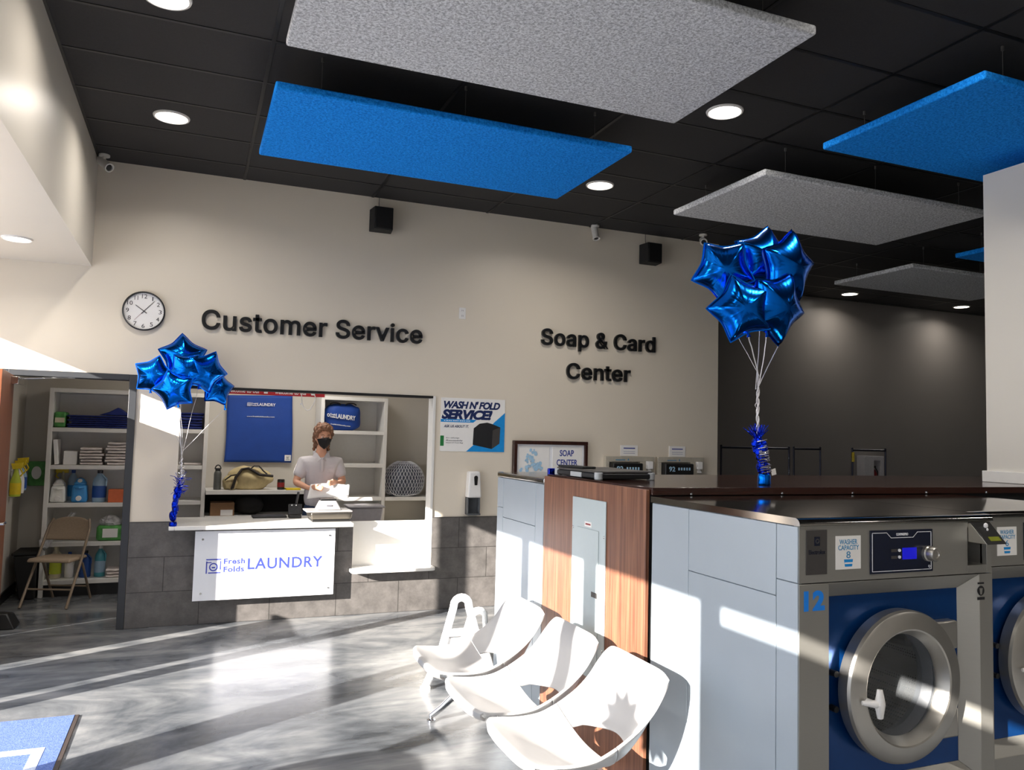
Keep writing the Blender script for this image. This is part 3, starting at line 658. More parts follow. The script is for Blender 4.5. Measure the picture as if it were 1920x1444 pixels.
# ------------------------------------------------------------------ washers and the island
def plate_hole(b, x0, x1, z0, z1, cx, cz, R, y, n=64):
    """flat plate facing -Y with a round hole"""
    inn, outr = [], []
    for i in range(n):
        a = 2*PI*i/n; dx, dz = math.cos(a), math.sin(a)
        t = min(((x1-cx) if dx > 0 else (x0-cx))/dx if abs(dx) > 1e-6 else 9, ((z1-cz) if dz > 0 else (z0-cz))/dz if abs(dz) > 1e-6 else 9)
        inn.append(b.b.verts.new((cx+R*dx, y, cz+R*dz))); outr.append(b.b.verts.new((cx+t*dx, y, cz+t*dz)))
    for i in range(n): j = (i+1) % n; b.b.faces.new((inn[i], inn[j], outr[j], outr[i]))
    for X_, Z_ in ((x0, z0), (x0, z1), (x1, z0), (x1, z1)):
        q = sorted(range(n), key=lambda i: (outr[i].co - Vector((X_, y, Z_))).length)[:2]
        if min((outr[i].co - Vector((X_, y, Z_))).length for i in q) > 1e-5: b.b.faces.new((outr[q[0]], outr[q[1]], b.b.verts.new((X_, y, Z_))))
def washer_side(t, x, ya, yb, top, f=1):
    """side sheet of separate powder-coated panels; ya is the front edge, f=-1 mirrors along y"""
    s = f; L = abs(yb-ya); xo = x
    def pan(a, c, z0, z1): 
        q = sorted((ya+s*a, ya+s*c)); bx('side_panel', xo-0.006, xo+0.004, q[0]+0.0015, q[1]-0.0015, z0+0.0015, z1-0.0015, 'panel', t, 0.002)
    pan(0, 0.116, 0.03, 1.217); pan(0, 0.116, 1.217, top); pan(0.116, 0.688, 0.03, 1.152); pan(0.116, 0.688, 1.152, top); pan(0.688, L, 0.03, top)
def washer(x0, yf, cap_load, number, label, w=1.01, back=3.306):
    t = thing('front_load_washer', (x0+w/2, (yf+back)/2, 0), label, 'washing machine', 'front load washers on the island')
    x1 = x0+w; yd = yf+0.056; a, c = x0+0.155, x0+0.875; zb, zt = 0.455, 1.150
    b = B()
    b.box(x0+0.004, x0+0.02, yf+0.01, back, 0, 1.425); b.box(x1-0.02, x1, yf+0.01, back, 0, 1.425); b.box(x0, x1, back-0.02, back, 0, 1.425); b.box(x0+0.02, x1-0.02, yf+0.2, back, 0, 0.1)
    P('cabinet', b, 'panel', t, bevel=0.002)
    washer_side(t, x0, yf, back, 1.425)
    # front skin: stiles, toe panel, bevelled reveal
    b = B(); b.box(x0, a-0.014, yf, yf+0.03, 0.0, 1.213); b.box(c+0.062, x1, yf, yf+0.03, 0.0, 1.213)
    b.hull8([(a-0.014, yf, 1.213), (c+0.062, yf, 1.213), (c, yd, zt), (a, yd, zt)], [(a-0.014, yf+0.07, 1.213), (c+0.062, yf+0.07, 1.213), (c, yd+0.02, zt+0.02), (a, yd+0.02, zt+0.02)])
    b.hull8([(c+0.062, yf, 1.213), (c+0.062, yf, 0.40), (c, yd, zb), (c, yd, zt)], [(c+0.062, yf+0.07, 1.213), (c+0.062, yf+0.07, 0.40), (c+0.01, yd+0.02, zb), (c+0.01, yd+0.02, zt)])
    b.hull8([(a-0.014, yf, 1.213), (a-0.014, yf, 0.40), (a, yd, zb), (a, yd, zt)], [(a-0.014, yf+0.07, 1.213), (a-0.014, yf+0.07, 0.40), (a-0.01, yd+0.02, zb), (a-0.01, yd+0.02, zt)])
    b.hull8([(a-0.014, yf, 0.40), (c+0.062, yf, 0.40), (c, yd, zb), (a, yd, zb)], [(a-0.014, yf+0.07, 0.40), (c+0.062, yf+0.07, 0.40), (c, yd+0.02, zb-0.01), (a, yd+0.02, zb-0.01)])
    b.box(a-0.014, c+0.062, yf, yf+0.03, 0.02, 0.40)
    P('front_frame', b, 'steel_front', t, bevel=0.0015)
    # control fascia with a pocket for the card reader
    px0, px1, pz0, pz1 = x1-0.138, x1-0.028, 1.250, 1.405
    b = B(); b.box(x0, px0, yf, yf+0.03, 1.217, 1.427); b.box(px1, x1, yf, yf+0.03, 1.217, 1.427); b.box(px0, px1, yf, yf+0.03, 1.217, pz0); b.box(px0, px1, yf, yf+0.03, pz1, 1.427)
    b.box(px0-0.002, px0, yf+0.02, yf+0.09, pz0, pz1); b.box(px1, px1+0.002, yf+0.02, yf+0.09, pz0, pz1); b.box(px0, px1, yf+0.03, yf+0.09, pz0-0.002, pz0)
    fas = P('control_fascia', b, 'steel_front', t, bevel=0.0015)
    bx('pocket_back', px0, px1, yf+0.085, yf+0.09, pz0, pz1, 'black', fas, 0)
    b = B(); y = yf-0.0015
    bx('brand_plate', x0+0.031, x0+0.130, yf-0.003, yf, 1.247, 1.411, 'charcoal_plate', t, 0.001)
    b = B(); b.box(x0+0.068, x0+0.094, yf-0.0042, yf-0.003, 1.353, 1.386); text(b, 'Electrolux', x0+0.042, x0+0.120, 1.322, 1.338, yf-0.0042, 0.0012, 0.01); em = P('emblem', b, 'navy', t)
    b = B(); b.lathe([(0.006, 0), (0.009, 0), (0.009, 0.0014), (0.006, 0.0014)], (x0+0.081, yf-0.004, 1.370), (0, -1, 0), 20, True); P('emblem_ring', b, 'charcoal_plate', em)
    st_ = bx('capacity_sticker', x0+0.172, x0+0.296, yf-0.002, yf, 1.261, 1.386, 'paper', t, 0.0005)
    sx = x0+0.172; ys = yf-0.0028
    for body, u0, u1, z0, z1, bo in (('WASHER', 0.018, 0.106, 1.354, 1.373, 0.01), ('CAPACITY', 0.012, 0.114, 1.333, 1.351, 0.01), (cap_load, 0.052, 0.072, 1.302, 1.328, 0.0)):
        b = B(); text(b, body, sx+u0, sx+u1, z0, z1, ys, 0.0009, bo); P('sticker_text', b, 'ink_teal', st_)
    b = B(); b.prism([(sx+0.040, ys, 1.298), (sx+0.084, ys, 1.298), (sx+0.079, ys, 1.271), (sx+0.045, ys, 1.271)], (0, 0.0009, 0)); P('tub_print', b, 'ink_blue', st_)
    b = B(); b.box(sx+0.043, sx+0.081, ys-0.0006, ys, 1.281, 1.287); P('tub_band', b, 'paper', st_)
    # control panel
    cp = bx('control_panel', x0+0.341, x0+0.671, yf-0.004, yf, 1.237, 1.403, 'navy', t, 0.001)
    q0, q1, r0, r1, y = x0+0.350, x0+0.662, 1.245, 1.394, yf-0.0055
    b = B(); k = 0.0022; b.box(q0, q1, y, y+0.0015, r0, r0+k); b.box(q0, q0+k, y, y+0.0015, r0, r1); b.box(q1-k, q1, y, y+0.0015, r0, r1)
    line = [(q0, r1), (q0+0.075, r1), (q0+0.098, r1-0.020), (q1-0.098, r1-0.020), (q1-0.075, r1), (q1, r1)]
    for (u0, v0), (u1, v1) in zip(line, line[1:]): b.prism([(u0, y, v0-k), (u1, y, v1-k), (u1, y, v1), (u0, y, v0)], (0, 0.0015, 0))
    P('outline_print', b, 'print_white', cp)
    b = B(); text(b, 'COMPASSPRO', q0+0.125, q1-0.125, r1-0.013, r1-0.003, y, 0.0015, 0.02); P('panel_name', b, 'print_white', cp)
    bx('display', x0+0.507, x0+0.582, yf-0.006, yf-0.003, 1.288, 1.333, 'lcd_blue', cp, 0.0005)
    for z in (1.324, 1.298):
        b = B(); b.cyl((x0+0.490, yf-0.003, z), (x0+0.490, yf-0.008, z), 0.006, n=14); P('push_button', b, 'print_white', cp)
        bx('button_label', x0+0.448, x0+0.478, yf-0.0055, yf-0.0035, z-0.006, z+0.005, 'charcoal_plate', cp, 0)
    b = B(); b.lathe([(0.031, 0), (0.031, 0.012), (0.027, 0.016), (0.027, 0.040), (0.024, 0.045), (0.014, 0.045), (0.012, 0.041), (0, 0.041)], (x0+0.640, yf-0.004, 1.308), (0, -1, 0), 40); P('selector_knob', b, 'steel_ring', cp)
    b = B(); text(b, 'Q', x0+0.645, x0+0.655, 1.250, 1.262, y, 0.0015, 0.0); P('lock_symbol', b, 'print_white', cp)
    # card reader standing out of the fascia
    rx0, rx1 = x1-0.136, x1-0.030; rd = t
    b = B(); b.hull8([(rx0, yf+0.02, 1.345), (rx1, yf+0.02, 1.345), (rx1, yf-0.085, 1.345), (rx0, yf-0.085, 1.345)], [(rx0, yf+0.02, 1.424), (rx1, yf+0.02, 1.424), (rx1, yf-0.012, 1.424), (rx0, yf-0.012, 1.424)]); rdr = P('card_reader', b, 'steel', t, bevel=0.002)
    def fr(u, v, d):                                        # u across, v up the slope
        p0 = Vector((rx0, yf-0.087, 1.345)); p1 = Vector((rx0, yf-0.014, 1.424)); s = p1-p0; L = s.length; s.normalize(); nn = Vector((0, -s.z, s.y))
        return p0 + Vector((u, 0, 0)) + s*v + nn*(0.0035-d)
    W = rx1-rx0
    b = B(); b.hull8([fr(0, 0, 0.004), fr(W, 0, 0.004), fr(W, 0.108, 0.004), fr(0, 0.108, 0.004)], [fr(0, 0, 0), fr(W, 0, 0), fr(W, 0.108, 0), fr(0, 0.108, 0)]); P('reader_face', b, 'black', rdr, bevel=0.001)
    b = B(); b.hull8([fr(0.028, 0.014, 0), fr(0.088, 0.014, 0), fr(0.088, 0.034, 0), fr(0.028, 0.034, 0)], [fr(0.028, 0.014, -0.002), fr(0.088, 0.014, -0.002), fr(0.088, 0.034, -0.002), fr(0.028, 0.034, -0.002)]); P('reader_display', b, 'lcd_green', rdr)
    b = B(); b.ball(fr(0.060, 0.086, -0.004), 0.012, (1, 0.5, 1)); b.ball(fr(0.054, 0.068, -0.003), 0.006, (1, 0.5, 1)); P('contact_mark', b, 'print_white', rdr)
    if number:
        b = B(); text(b, number, x0+0.022, x0+0.120, 1.115, 1.189, yf-0.0012, 0.001, 0.05, spacing=1.1); P('number', b, 'num_blue', t)
    b = B(); ex, ez = x1-0.065, 1.145
    b.lathe([(0, 0.0004), (0.020, 0.0004), (0.020, 0.0012), (0, 0.0012)], (ex, yf, ez), (0, -1, 0), 28); b.box(ex-0.021, ex+0.021, yf-0.0012, yf, 1.108, 1.119); b.box(ex-0.018, ex+0.018, yf-0.0012, yf, 1.172, 1.179); d = P('warning_decal', b, 'ink_black', t)
    b = B(); b.prism([(ex-0.004, yf-0.002, ez-0.015), (ex+0.004, yf-0.002, ez-0.015), (ex+0.009, yf-0.002, ez+0.010), (ex-0.009, yf-0.002, ez+0.010)], (0, 0.001, 0)); P('decal_figure', b, 'steel_front', d)
    # blue panel, drum, door
    cx, cz = (a+c)/2-0.012, 0.806
    b = B(); plate_hole(b, a, c, zb, zt, cx, cz, 0.235, yd); P('blue_panel', b, 'blue_panel', t, smooth=False)
    b = B(); b.lathe([(0.222, -0.01), (0.212, 0.05), (0.255, 0.09), (0.262, 0.48), (0.05, 0.50), (0, 0.50)], (cx, yd, cz), (0, 1, 0), 64); dr = P('drum', b, 'drum', t)
    b = B()
    for k in range(3): an = 2*PI*k/3+0.5; q = Vector((math.cos(an), 0, math.sin(an))); b.tube([Vector((cx, yd+0.10, cz))+q*0.25, Vector((cx, yd+0.3, cz))+q*0.235, Vector((cx, yd+0.47, cz))+q*0.25], 0.03, 10)
    P('drum_rib', b, 'steel', dr)
    b = B(); b.lathe([(0.238, 0.0), (0.238, -0.012), (0.215, -0.016), (0.205, 0.0), (0.198, 0.02), (0.212, 0.055)], (cx, yd, cz), (0, 1, 0), 64); P('door_gasket', b, 'rubber', t)
    b = B(); b.lathe([(0.272, 0.012), (0.288, 0.024), (0.290, 0.070), (0.285, 0.082), (0.276, 0.087), (0.222, 0.096), (0.216, 0.093), (0.196, 0.056), (0.193, 0.045), (0.205, 0.030), (0.23, 0.012)], (cx, yd, cz), (0, -1, 0), 96, True); rg = P('door_ring', b, 'steel_ring', t, ang=25)
    b = B(); b.lathe([(0.203, 0.056), (0.188, 0.030), (0.176, -0.05), (0.160, -0.085), (0.10, -0.10), (0, -0.103)], (cx, yd, cz), (0, -1, 0), 64); P('door_glass', b, 'glass', rg)
    for z0, z1 in ((cz+0.112, cz+0.225), (cz-0.235, cz-0.118)):
        b = B(); b.box(cx+0.20, cx+0.318, yd-0.048, yd, z0, z1); P('hinge', b, 'steel_ring', t, bevel=0.008)
    hx, hz, hy = cx-0.205, cz-0.030, yd-0.094
    b = B(); b.tube([(hx-0.048, hy-0.012, hz+0.004), (hx-0.01, hy-0.030, hz+0.002), (hx+0.012, hy-0.034, hz)], [0.008, 0.014, 0.016], 12); b.tube([(hx+0.020, hy-0.030, hz+0.052), (hx+0.014, hy-0.036, hz), (hx+0.022, hy-0.030, hz-0.052)], [0.009, 0.018, 0.010], 12, flat=1.2); b.cyl((hx-0.01, hy+0.02, hz), (hx-0.01, hy-0.02, hz), 0.014); P('door_handle', b, 'white_plastic', rg)
    for z in (cz+0.06, cz-0.07):
        b = B(); b.cyl((cx-0.30, yd-0.03, z), (cx-0.30, yd, z), 0.012); P('door_stop', b, 'black', t)
    # steel top with a rolled front edge
    b = B(); y0 = yf-0.012; r = 0.026; prof = [(y0+0.004, 1.427)] + [(y0+r-r*math.cos(PI/2*k/6), 1.4295+r*math.sin(PI/2*k/6)) for k in range(7)] + [(back+0.01, 1.4555), (back+0.01, 1.427)]
    b.prism([(x0-0.008, p, z) for p, z in prof], (w+0.006, 0, 0)); P('steel_top', b, 'steel_top', t, ang=50)
    return t
washer(2.09, 2.314, '8', '12', 'grey and blue front load washer numbered 12, sticker reading washer capacity 8')
washer(3.112, 2.425, '6', None, 'front load washer cut by the right edge, sticker reading washer capacity 6')
def island():
    # washer of the far row, only its side sheets show
    t = thing('front_load_washer', (2.6, 4.97, 0), 'washer beyond the walnut island end, showing only its pale grey side', 'washing machine', 'front load washers on the island')
    b = B(); b.box(2.094, 3.1, 4.575, 5.375, 0, 1.43); P('cabinet', b, 'panel', t, bevel=0.003)
    washer_side(t, 2.09, 5.387, 4.572, 1.43, -1)
    b = B(); b.box(2.082, 3.1, 4.572, 5.395, 1.432, 1.466); P('steel_top', b, 'steel_top', t, bevel=0.008, seg=3)
    # wooden bulkhead with its cap
    t = thing('utility_bulkhead', (4.3, 3.95, 0), 'walnut bulkhead between the two washer rows with a dark glossy cap', 'bulkhead')
    b = B(); b.box(2.078, 2.100, 3.352, 4.556, 0.0, 1.484); P('end_panel', b, 'walnut', t, bevel=0.003)
    b = B(); b.box(2.101, 6.4, 3.36, 4.54, 0, 1.458); P('core', b, 'black_matte', t)
    b = B(); b.box(2.101, 6.4, 3.338, 4.556, 1.460, 1.495); cp = P('cap', b, 'walnut_dark', t, bevel=0.002)
    b = B(); b.box(2.101, 6.4, 3.330, 3.338, 1.4585, 1.4945); P('cap_edge', b, 'walnut_edge', cp, bevel=0.001)
    for x in (2.326, 2.893, 3.378, 3.932, 4.423, 4.95): b = B(); b.ball((x, 3.3285, 1.4635), 0.008, (1, 0.7, 1)); P('screw', b, 'chrome', cp)
    # electrical panel on the end of the bulkhead
    t = thing('electrical_panel', (2.07, 3.94, 0.45), 'tall pale grey electrical panel set in the walnut island end', 'electrical panel')
    b = B(); b.box(2.070, 2.078, 3.742, 4.139, 0.42, 1.391); P('trim_plate', b, 'elec', t, bevel=0.004, seg=3)
    b = B(); b.box(2.066, 2.070, 3.812, 4.068, 0.50, 1.226); d = P('door', b, 'elec', t, bevel=0.003)
    bx('latch', 2.063, 2.066, 3.816, 3.880, 0.865, 0.893, 'charcoal_plate', d, 0.001)
    bx('label_plate', 2.0685, 2.070, 3.897, 3.980, 1.236, 1.264, 'paper', t, 0)
    b = B(); b.box(2.0680, 2.0686, 3.909, 3.968, 1.246, 1.255); P('label_print', b, 'ext_red', t)
    for y, z in ((3.757, 1.20), (4.125, 1.215), (3.757, 0.6), (4.125, 0.6)):
        b = B(); b.ball((2.0698, y, z), 0.006, (0.5, 1, 1.4)); P('screw', b, 'chrome', t)
    # flat case on top
    t = thing('equipment_case', (2.3, 4.2, 1.495), 'flat black case with light grey corners lying on the walnut island end', 'case')
    b = B(); b.box(2.122, 2.50, 3.94, 4.50, 1.500, 1.530); P('lower_shell', b, 'case_black', t, bevel=0.008, seg=3)
    b = B(); b.box(2.130, 2.492, 3.95, 4.49, 1.531, 1.545); P('lid', b, 'charcoal_plate', t, bevel=0.006, seg=3)
    for x, y in ((2.130, 3.948), (2.130, 4.492), (2.492, 3.948), (2.492, 4.492)):
        b = B(); b.cyl((x+(0.01 if x < 2.3 else -0.01), y+(0.01 if y < 4.2 else -0.01), 1.4955), (x+(0.01 if x < 2.3 else -0.01), y+(0.01 if y < 4.2 else -0.01), 1.537), 0.024); P('corner_guard', b, 'case_grey', t, bevel=0.004)
    bx('side_label', 2.117, 2.123, 4.13, 4.27, 1.501, 1.529, 'case_grey', t, 0.001)
    bx('front_recess', 2.16, 2.46, 3.936, 3.942, 1.504, 1.526, 'black_matte', t, 0.001)
    t = thing('handheld_device', (2.2, 4.33, 1.545), 'small thin black device lying on the flat black case', 'device')
    b = B(); b.box(2.14, 2.24, 4.20, 4.46, 1.546, 1.558, 0.15); P('body', b, 'black_matte', t, bevel=0.004)
    t = thing('blue_block', (2.16, 4.60, 1.466), 'small dark blue block standing on the far washer top beside the flat case', 'block')
    b = B(); b.box(2.12, 2.19, 4.575, 4.61, 1.4665, 1.530); P('body', b, 'foil_dark', t, bevel=0.004)
island()

# ------------------------------------------------------------------ tandem lounge seating
def seating():
    t = thing('tandem_bench', (1.78, 3.83, 0), 'white three seat tandem bench in the sun before the island end', 'bench')
    prof = [(1.290, 0.398), (1.270, 0.424), (1.285, 0.446), (1.36, 0.442), (1.46, 0.435), (1.56, 0.443), (1.635, 0.470), (1.70, 0.503), (1.765, 0.545), (1.83, 0.605), (1.88, 0.678), (1.918, 0.745)]
    pts = [Vector((x, 0, z)) for x, z in prof]; L = [0]
    for p, q in zip(pts, pts[1:]): L.append(L[-1]+(q-p).length)
    def curve(s):
        s = min(max(s, 0), 1)*L[-1]
        for i in range(len(L)-1):
            if s <= L[i+1]+1e-9:
                k = (s-L[i])/(L[i+1]-L[i]); m0 = (pts[min(i+1, len(pts)-1)]-pts[max(i-1, 0)])*0.5; m1 = (pts[min(i+2, len(pts)-1)]-pts[i])*0.5
                h = L[i+1]-L[i]; p0, p1 = pts[i], pts[i+1]; k2, k3 = k*k, k*k*k
                return p0*(2*k3-3*k2+1)+m0*(k3-2*k2+k)+p1*(-2*k3+3*k2)+m1*(k3-k2)
    def nrm(s):
        d = curve(min(1, s+0.01))-curve(max(0, s-0.01)); d.normalize(); return Vector((d.z, 0, -d.x))
    def surf(u, s, yc):
        """u -1..1 across, s 0..1 from lip to top"""
        half = 0.290 - 0.010*s - 0.022*max(0, (s-0.80)/0.2)**3 - 0.06*max(0, (0.14-s)/0.14)**2
        k_ = min(1, max(0, (s-0.06)/0.46)); r_ = min(1, max(0, (0.97-s)/0.40)); dish = 0.150*min(1, 0.35*k_*k_+0.65*k_)*(r_*r_*(3-2*r_))+0.002
        p = curve(s)+nrm(s)*dish*(1-abs(u)**2.8)
        if s > 0.8: p += Vector((0, 0, -0.030*abs(u)**9*((s-0.8)/0.2)**2))
        if s < 0.15: p += Vector((0.05*abs(u)**4*(1-s/0.15), 0, 0))
        return Vector((p.x, yc+u*half, p.z))
    vs = 0.535
    for i, yc in enumerate((3.15, 3.775, 4.42)):
        lab = ('nearest seat of the bench', 'middle seat of the bench', 'farthest seat of the bench')[i]
        b = B(); b.grid(lambda a, c: surf(2*a-1, c*(vs-0.004), yc), 28, 26); s = P('seat', b, 'shell', t, ang=60, mods=(('SOLIDIFY', dict(thickness=0.013, offset=0)), ('BEVEL', dict(width=0.004, segments=2, limit_method='ANGLE'))), label=lab)
        b = B()
        def bk(a, c):
            u = 2*a-1; v0 = vs + (0.125*math.sqrt(max(0, 1-(u/0.70)**2)) if abs(u) < 0.70 else 0)
            return surf(u, v0+(1-v0)*c, yc)
        b.grid(bk, 40, 24); P('backrest', b, 'shell', t, ang=60, mods=(('SOLIDIFY', dict(thickness=0.013, offset=0)), ('BEVEL', dict(width=0.004, segments=2, limit_method='ANGLE'))))
        b = B(); b.box(1.50, 1.70, yc-0.06, yc+0.06, 0.275, 0.298); b.tube([(1.52, yc, 0.29), (1.52, yc, 0.325)], 0.03); b.tube([(1.62, yc, 0.29), (1.62, yc, 0.33)], 0.03); P('seat_mount', b, 'chrome', t, bevel=0.005)
    b = B(); b.box(1.56, 1.64, 2.95, 4.66, 0.215, 0.275); P('beam', b, 'chrome', t, bevel=0.01, seg=3)
    for y in (3.05, 4.60):
        b = B(); b.tube([(1.42, y+0.08, 0.035), (1.48, y+0.05, 0.09), (1.55, y, 0.18), (1.60, y, 0.235)], [0.022, 0.024, 0.028, 0.03], 14, flat=0.8); b.tube([(1.98, y, 0.035), (1.88, y, 0.09), (1.70, y, 0.18), (1.60, y, 0.235)], [0.022, 0.024, 0.028, 0.03], 14, flat=0.8); lg = P('leg', b, 'chrome', t)
        for x, dy in ((1.42, 0.08), (1.98, 0)):
            b = B(); b.lathe([(0, 0), (0.026, 0), (0.026, 0.012), (0.014, 0.018), (0.014, 0.04), (0, 0.04)], (x, y+dy, 0.001), (0, 0, 1), 20); P('foot', b, 'chrome', lg)
    # folding white A stand
    t = thing('folding_floor_stand', (1.80, 5.36, 0), 'white A shaped folding floor stand behind the farthest bench seat', 'floor stand')
    def aframe(o, lean, H, hw, nm, w=0.052):
        b = B(); ox, oy = o
        def q(x, z): return (ox+x, oy+lean*z, z)
        top = H-0.045
        path = [q(-hw, 0.012), q(-hw*0.55, H*0.42), q(-0.058, top-0.03)] + [q(-0.055*math.cos(PI*k/8), top-0.01+0.05*math.sin(PI*k/8)) for k in range(1, 8)] + [q(0.058, top-0.03), q(hw*0.55, H*0.42), q(hw, 0.012)]
        b.tube(path, w*0.36, 12, flat=1.5); b.tube([q(-hw*0.44, H*0.60), q(hw*0.44, H*0.60)], w*0.33, 12, flat=1.6); b.tube([q(-hw*0.72, H*0.28), q(hw*0.72, H*0.28)], w*0.34, 12, flat=1.8)
        b.hull8([q(-hw*0.72, H*0.28), q(hw*0.72, H*0.28), q(hw*0.44, H*0.54), q(-hw*0.44, H*0.54)], [tuple(Vector(q(x, z))+Vector((0, 0.012, 0))) for x, z in ((-hw*0.72, H*0.28), (hw*0.72, H*0.28), (hw*0.44, H*0.54), (-hw*0.44, H*0.54))])
        for s in (-1, 1): b.box(ox+s*hw-0.03, ox+s*hw+0.03, oy-0.02, oy+0.02, 0, 0.02)
        P(nm, b, 'white_plastic', t)
    aframe((1.80, 5.27), 0.05, 0.60, 0.25, 'front_panel'); aframe((2.0, 5.62), -0.30, 0.46, 0.17, 'rear_panel')
seating()

# ------------------------------------------------------------------ floor mat
def floor_mat_():
    t = thing('entrance_mat', (-1.0, 4.9, 0), 'blue entrance mat with pale logo lines and brown rubber edge at lower left', 'mat')
    x1, y1, x0, y0 = -0.565, 5.42, -1.75, 3.6
    bx('carpet', x0, x1, y0, y1, 0.001, 0.009, 'mat_blue', t, 0.001)
    b = B(); b.box(x1, x1+0.024, y0, y1+0.002, 0.0, 0.007); b.box(x0, x1+0.024, y1, y1+0.006, 0.0, 0.007); P('rubber_edge', b, 'mat_edge', t, bevel=0.002)
    b = B(); z0, z1 = 0.008, 0.0105; X1, Y1 = -0.645, 4.93
    b.box(X1-0.60, X1, Y1-0.075, Y1, z0, z1); b.box(X1-0.055, X1, Y1-0.62, Y1-0.075, z0, z1); b.box(X1-0.60, X1-0.545, Y1-0.62, Y1-0.20, z0, z1)
    b.lathe([(0.12, 0), (0.165, 0), (0.165, 0.0025), (0.12, 0.0025)], (X1-0.30, Y1-0.33, z0), (0, 0, 1), 40, True); P('logo', b, 'mat_white', t)
floor_mat_()

# ------------------------------------------------------------------ star balloons
def star_mesh(b, c, R, rot, tilt, turn, puff=0.46, ri=0.70):
    """five pointed foil star facing -Y, rolled by rot, then pitched/turned"""
    mtx = Matrix.Translation(Vector(c)) @ Matrix.Rotation(turn, 4, 'Z') @ Matrix.Rotation(tilt, 4, 'X') @ Matrix.Rotation(rot, 4, 'Y')
    n = 80; rings = 12
    def rad(a):
        k = (a/(2*PI/5)) % 1.0; k = abs(k-0.5)*2; return R*(ri + (1-ri)*k**2.0)
    def h(a, t):
        k = (a/(2*PI/5)) % 1.0; k = abs(k-0.5)*2
        return R*puff*(max(0, 1-t**2))**0.62*(1-0.10*t*k) + 0.006*R*math.sin(a*30)*t**3*(1-t)*6
    vs = []
    cen = [b.b.verts.new((0, -h(0, 0), 0)), b.b.verts.new((0, h(0, 0), 0))]; vs += cen
    sides = []
    edge = []
    for i in range(n):
        a = 2*PI*i/n; r = rad(a); v = b.b.verts.new((r*math.sin(a), 0, r*math.cos(a))); edge.append(v)
    vs += edge
    for sgn, ce in ((-1, cen[0]), (1, cen[1])):
        prev = None
        for j in range(1, rings):
            t = 1-(1-j/rings)**1.5; ring = []
            for i in range(n):
                a = 2*PI*i/n; r = rad(a)*t; ring.append(b.b.verts.new((r*math.sin(a), sgn*h(a, t), r*math.cos(a))))
            vs += ring
            if prev is None:
                for i in range(n): b.b.faces.new((ce, ring[i], ring[(i+1) % n]))
            else:
                for i in range(n): b.b.faces.new((prev[i], ring[i], ring[(i+1) % n], prev[(i+1) % n]))
            prev = ring
        for i in range(n): b.b.faces.new((prev[i], edge[i], edge[(i+1) % n], prev[(i+1) % n]))
    # flat seam around the rim
    out = []
    for i in range(n):
        a = 2*PI*i/n; r = rad(a)*1.035+0.002; out.append(b.b.verts.new((r*math.sin(a), 0.002*math.sin(a*40), r*math.cos(a))))
    vs += out
    for i in range(n): b.b.faces.new((edge[i], out[i], out[(i+1) % n], edge[(i+1) % n]))
    b._xf(vs, mtx)
    return mtx
def bouquet(base, stars, knot_z, label, seed, foil_top):
    rr = random.Random(seed); bxx, by, bz = base
    t = thing('balloon_bouquet', base, label, 'balloons', 'blue star balloon bunches')
    tie = Vector((bxx + foil_top[0], by + foil_top[1], knot_z)); low = Vector((bxx + foil_top[0]*1.05, by + foil_top[1], bz + foil_top[2]))
    for (c, R, rot, tilt, turn) in stars:
        b = B(); m = star_mesh(b, c, R, rot, tilt, turn); o = P('balloon', b, 'foil', t, ang=80)
        tail = m @ Vector((0, 0, -R*0.62)); a = math.degrees(rot) % 72
        tail = min((m @ Vector((R*math.sin(2*PI*k/5), 0, R*math.cos(2*PI*k/5))) for k in range(5)), key=lambda p: p.z) if rr.random() < 0.3 else min((m @ Vector((R*0.62*math.sin(2*PI*(k+.5)/5), 0, R*0.62*math.cos(2*PI*(k+.5)/5))) for k in range(5)), key=lambda p: p.z)
        b = B(); b.tube([tail, tail+Vector((0, 0, -0.02)), tail+Vector((0.004, 0, -0.045))], [0.010, 0.006, 0.012], 8); P('knot', b, 'foil', o)
        b = B(); e = tie + Vector((rr.uniform(-0.012, 0.012), rr.uniform(-0.012, 0.012), rr.uniform(-0.02, 0.08)))
        s = tail + Vector((0, 0, -0.03)); b.tube([s.lerp(e, k/6)+Vector((rr.uniform(-1, 1)*0.003, 0, 0)) for k in range(7)] + [tie], 0.0036, 6, flat=0.5); P('ribbon', b, 'ribbon', t)
    b = B()
    for k in range(4):
        ph = rr.random()*6; b.tube([tie.lerp(low, j/24)+Vector((0.006*math.sin(j*0.9+ph), 0.006*math.cos(j*0.9+ph), 0)) for j in range(25)], 0.0042, 6)
    b.tube([tie.lerp(low, 0.3)+Vector((-0.004-0.014*math.sin(PI*k/8), 0, 0.012*math.cos(PI*k/8))) for k in range(9)], 0.002, 5)
    P('ribbon_cord', b, 'ribbon', t)
    return t, tie, low, rr
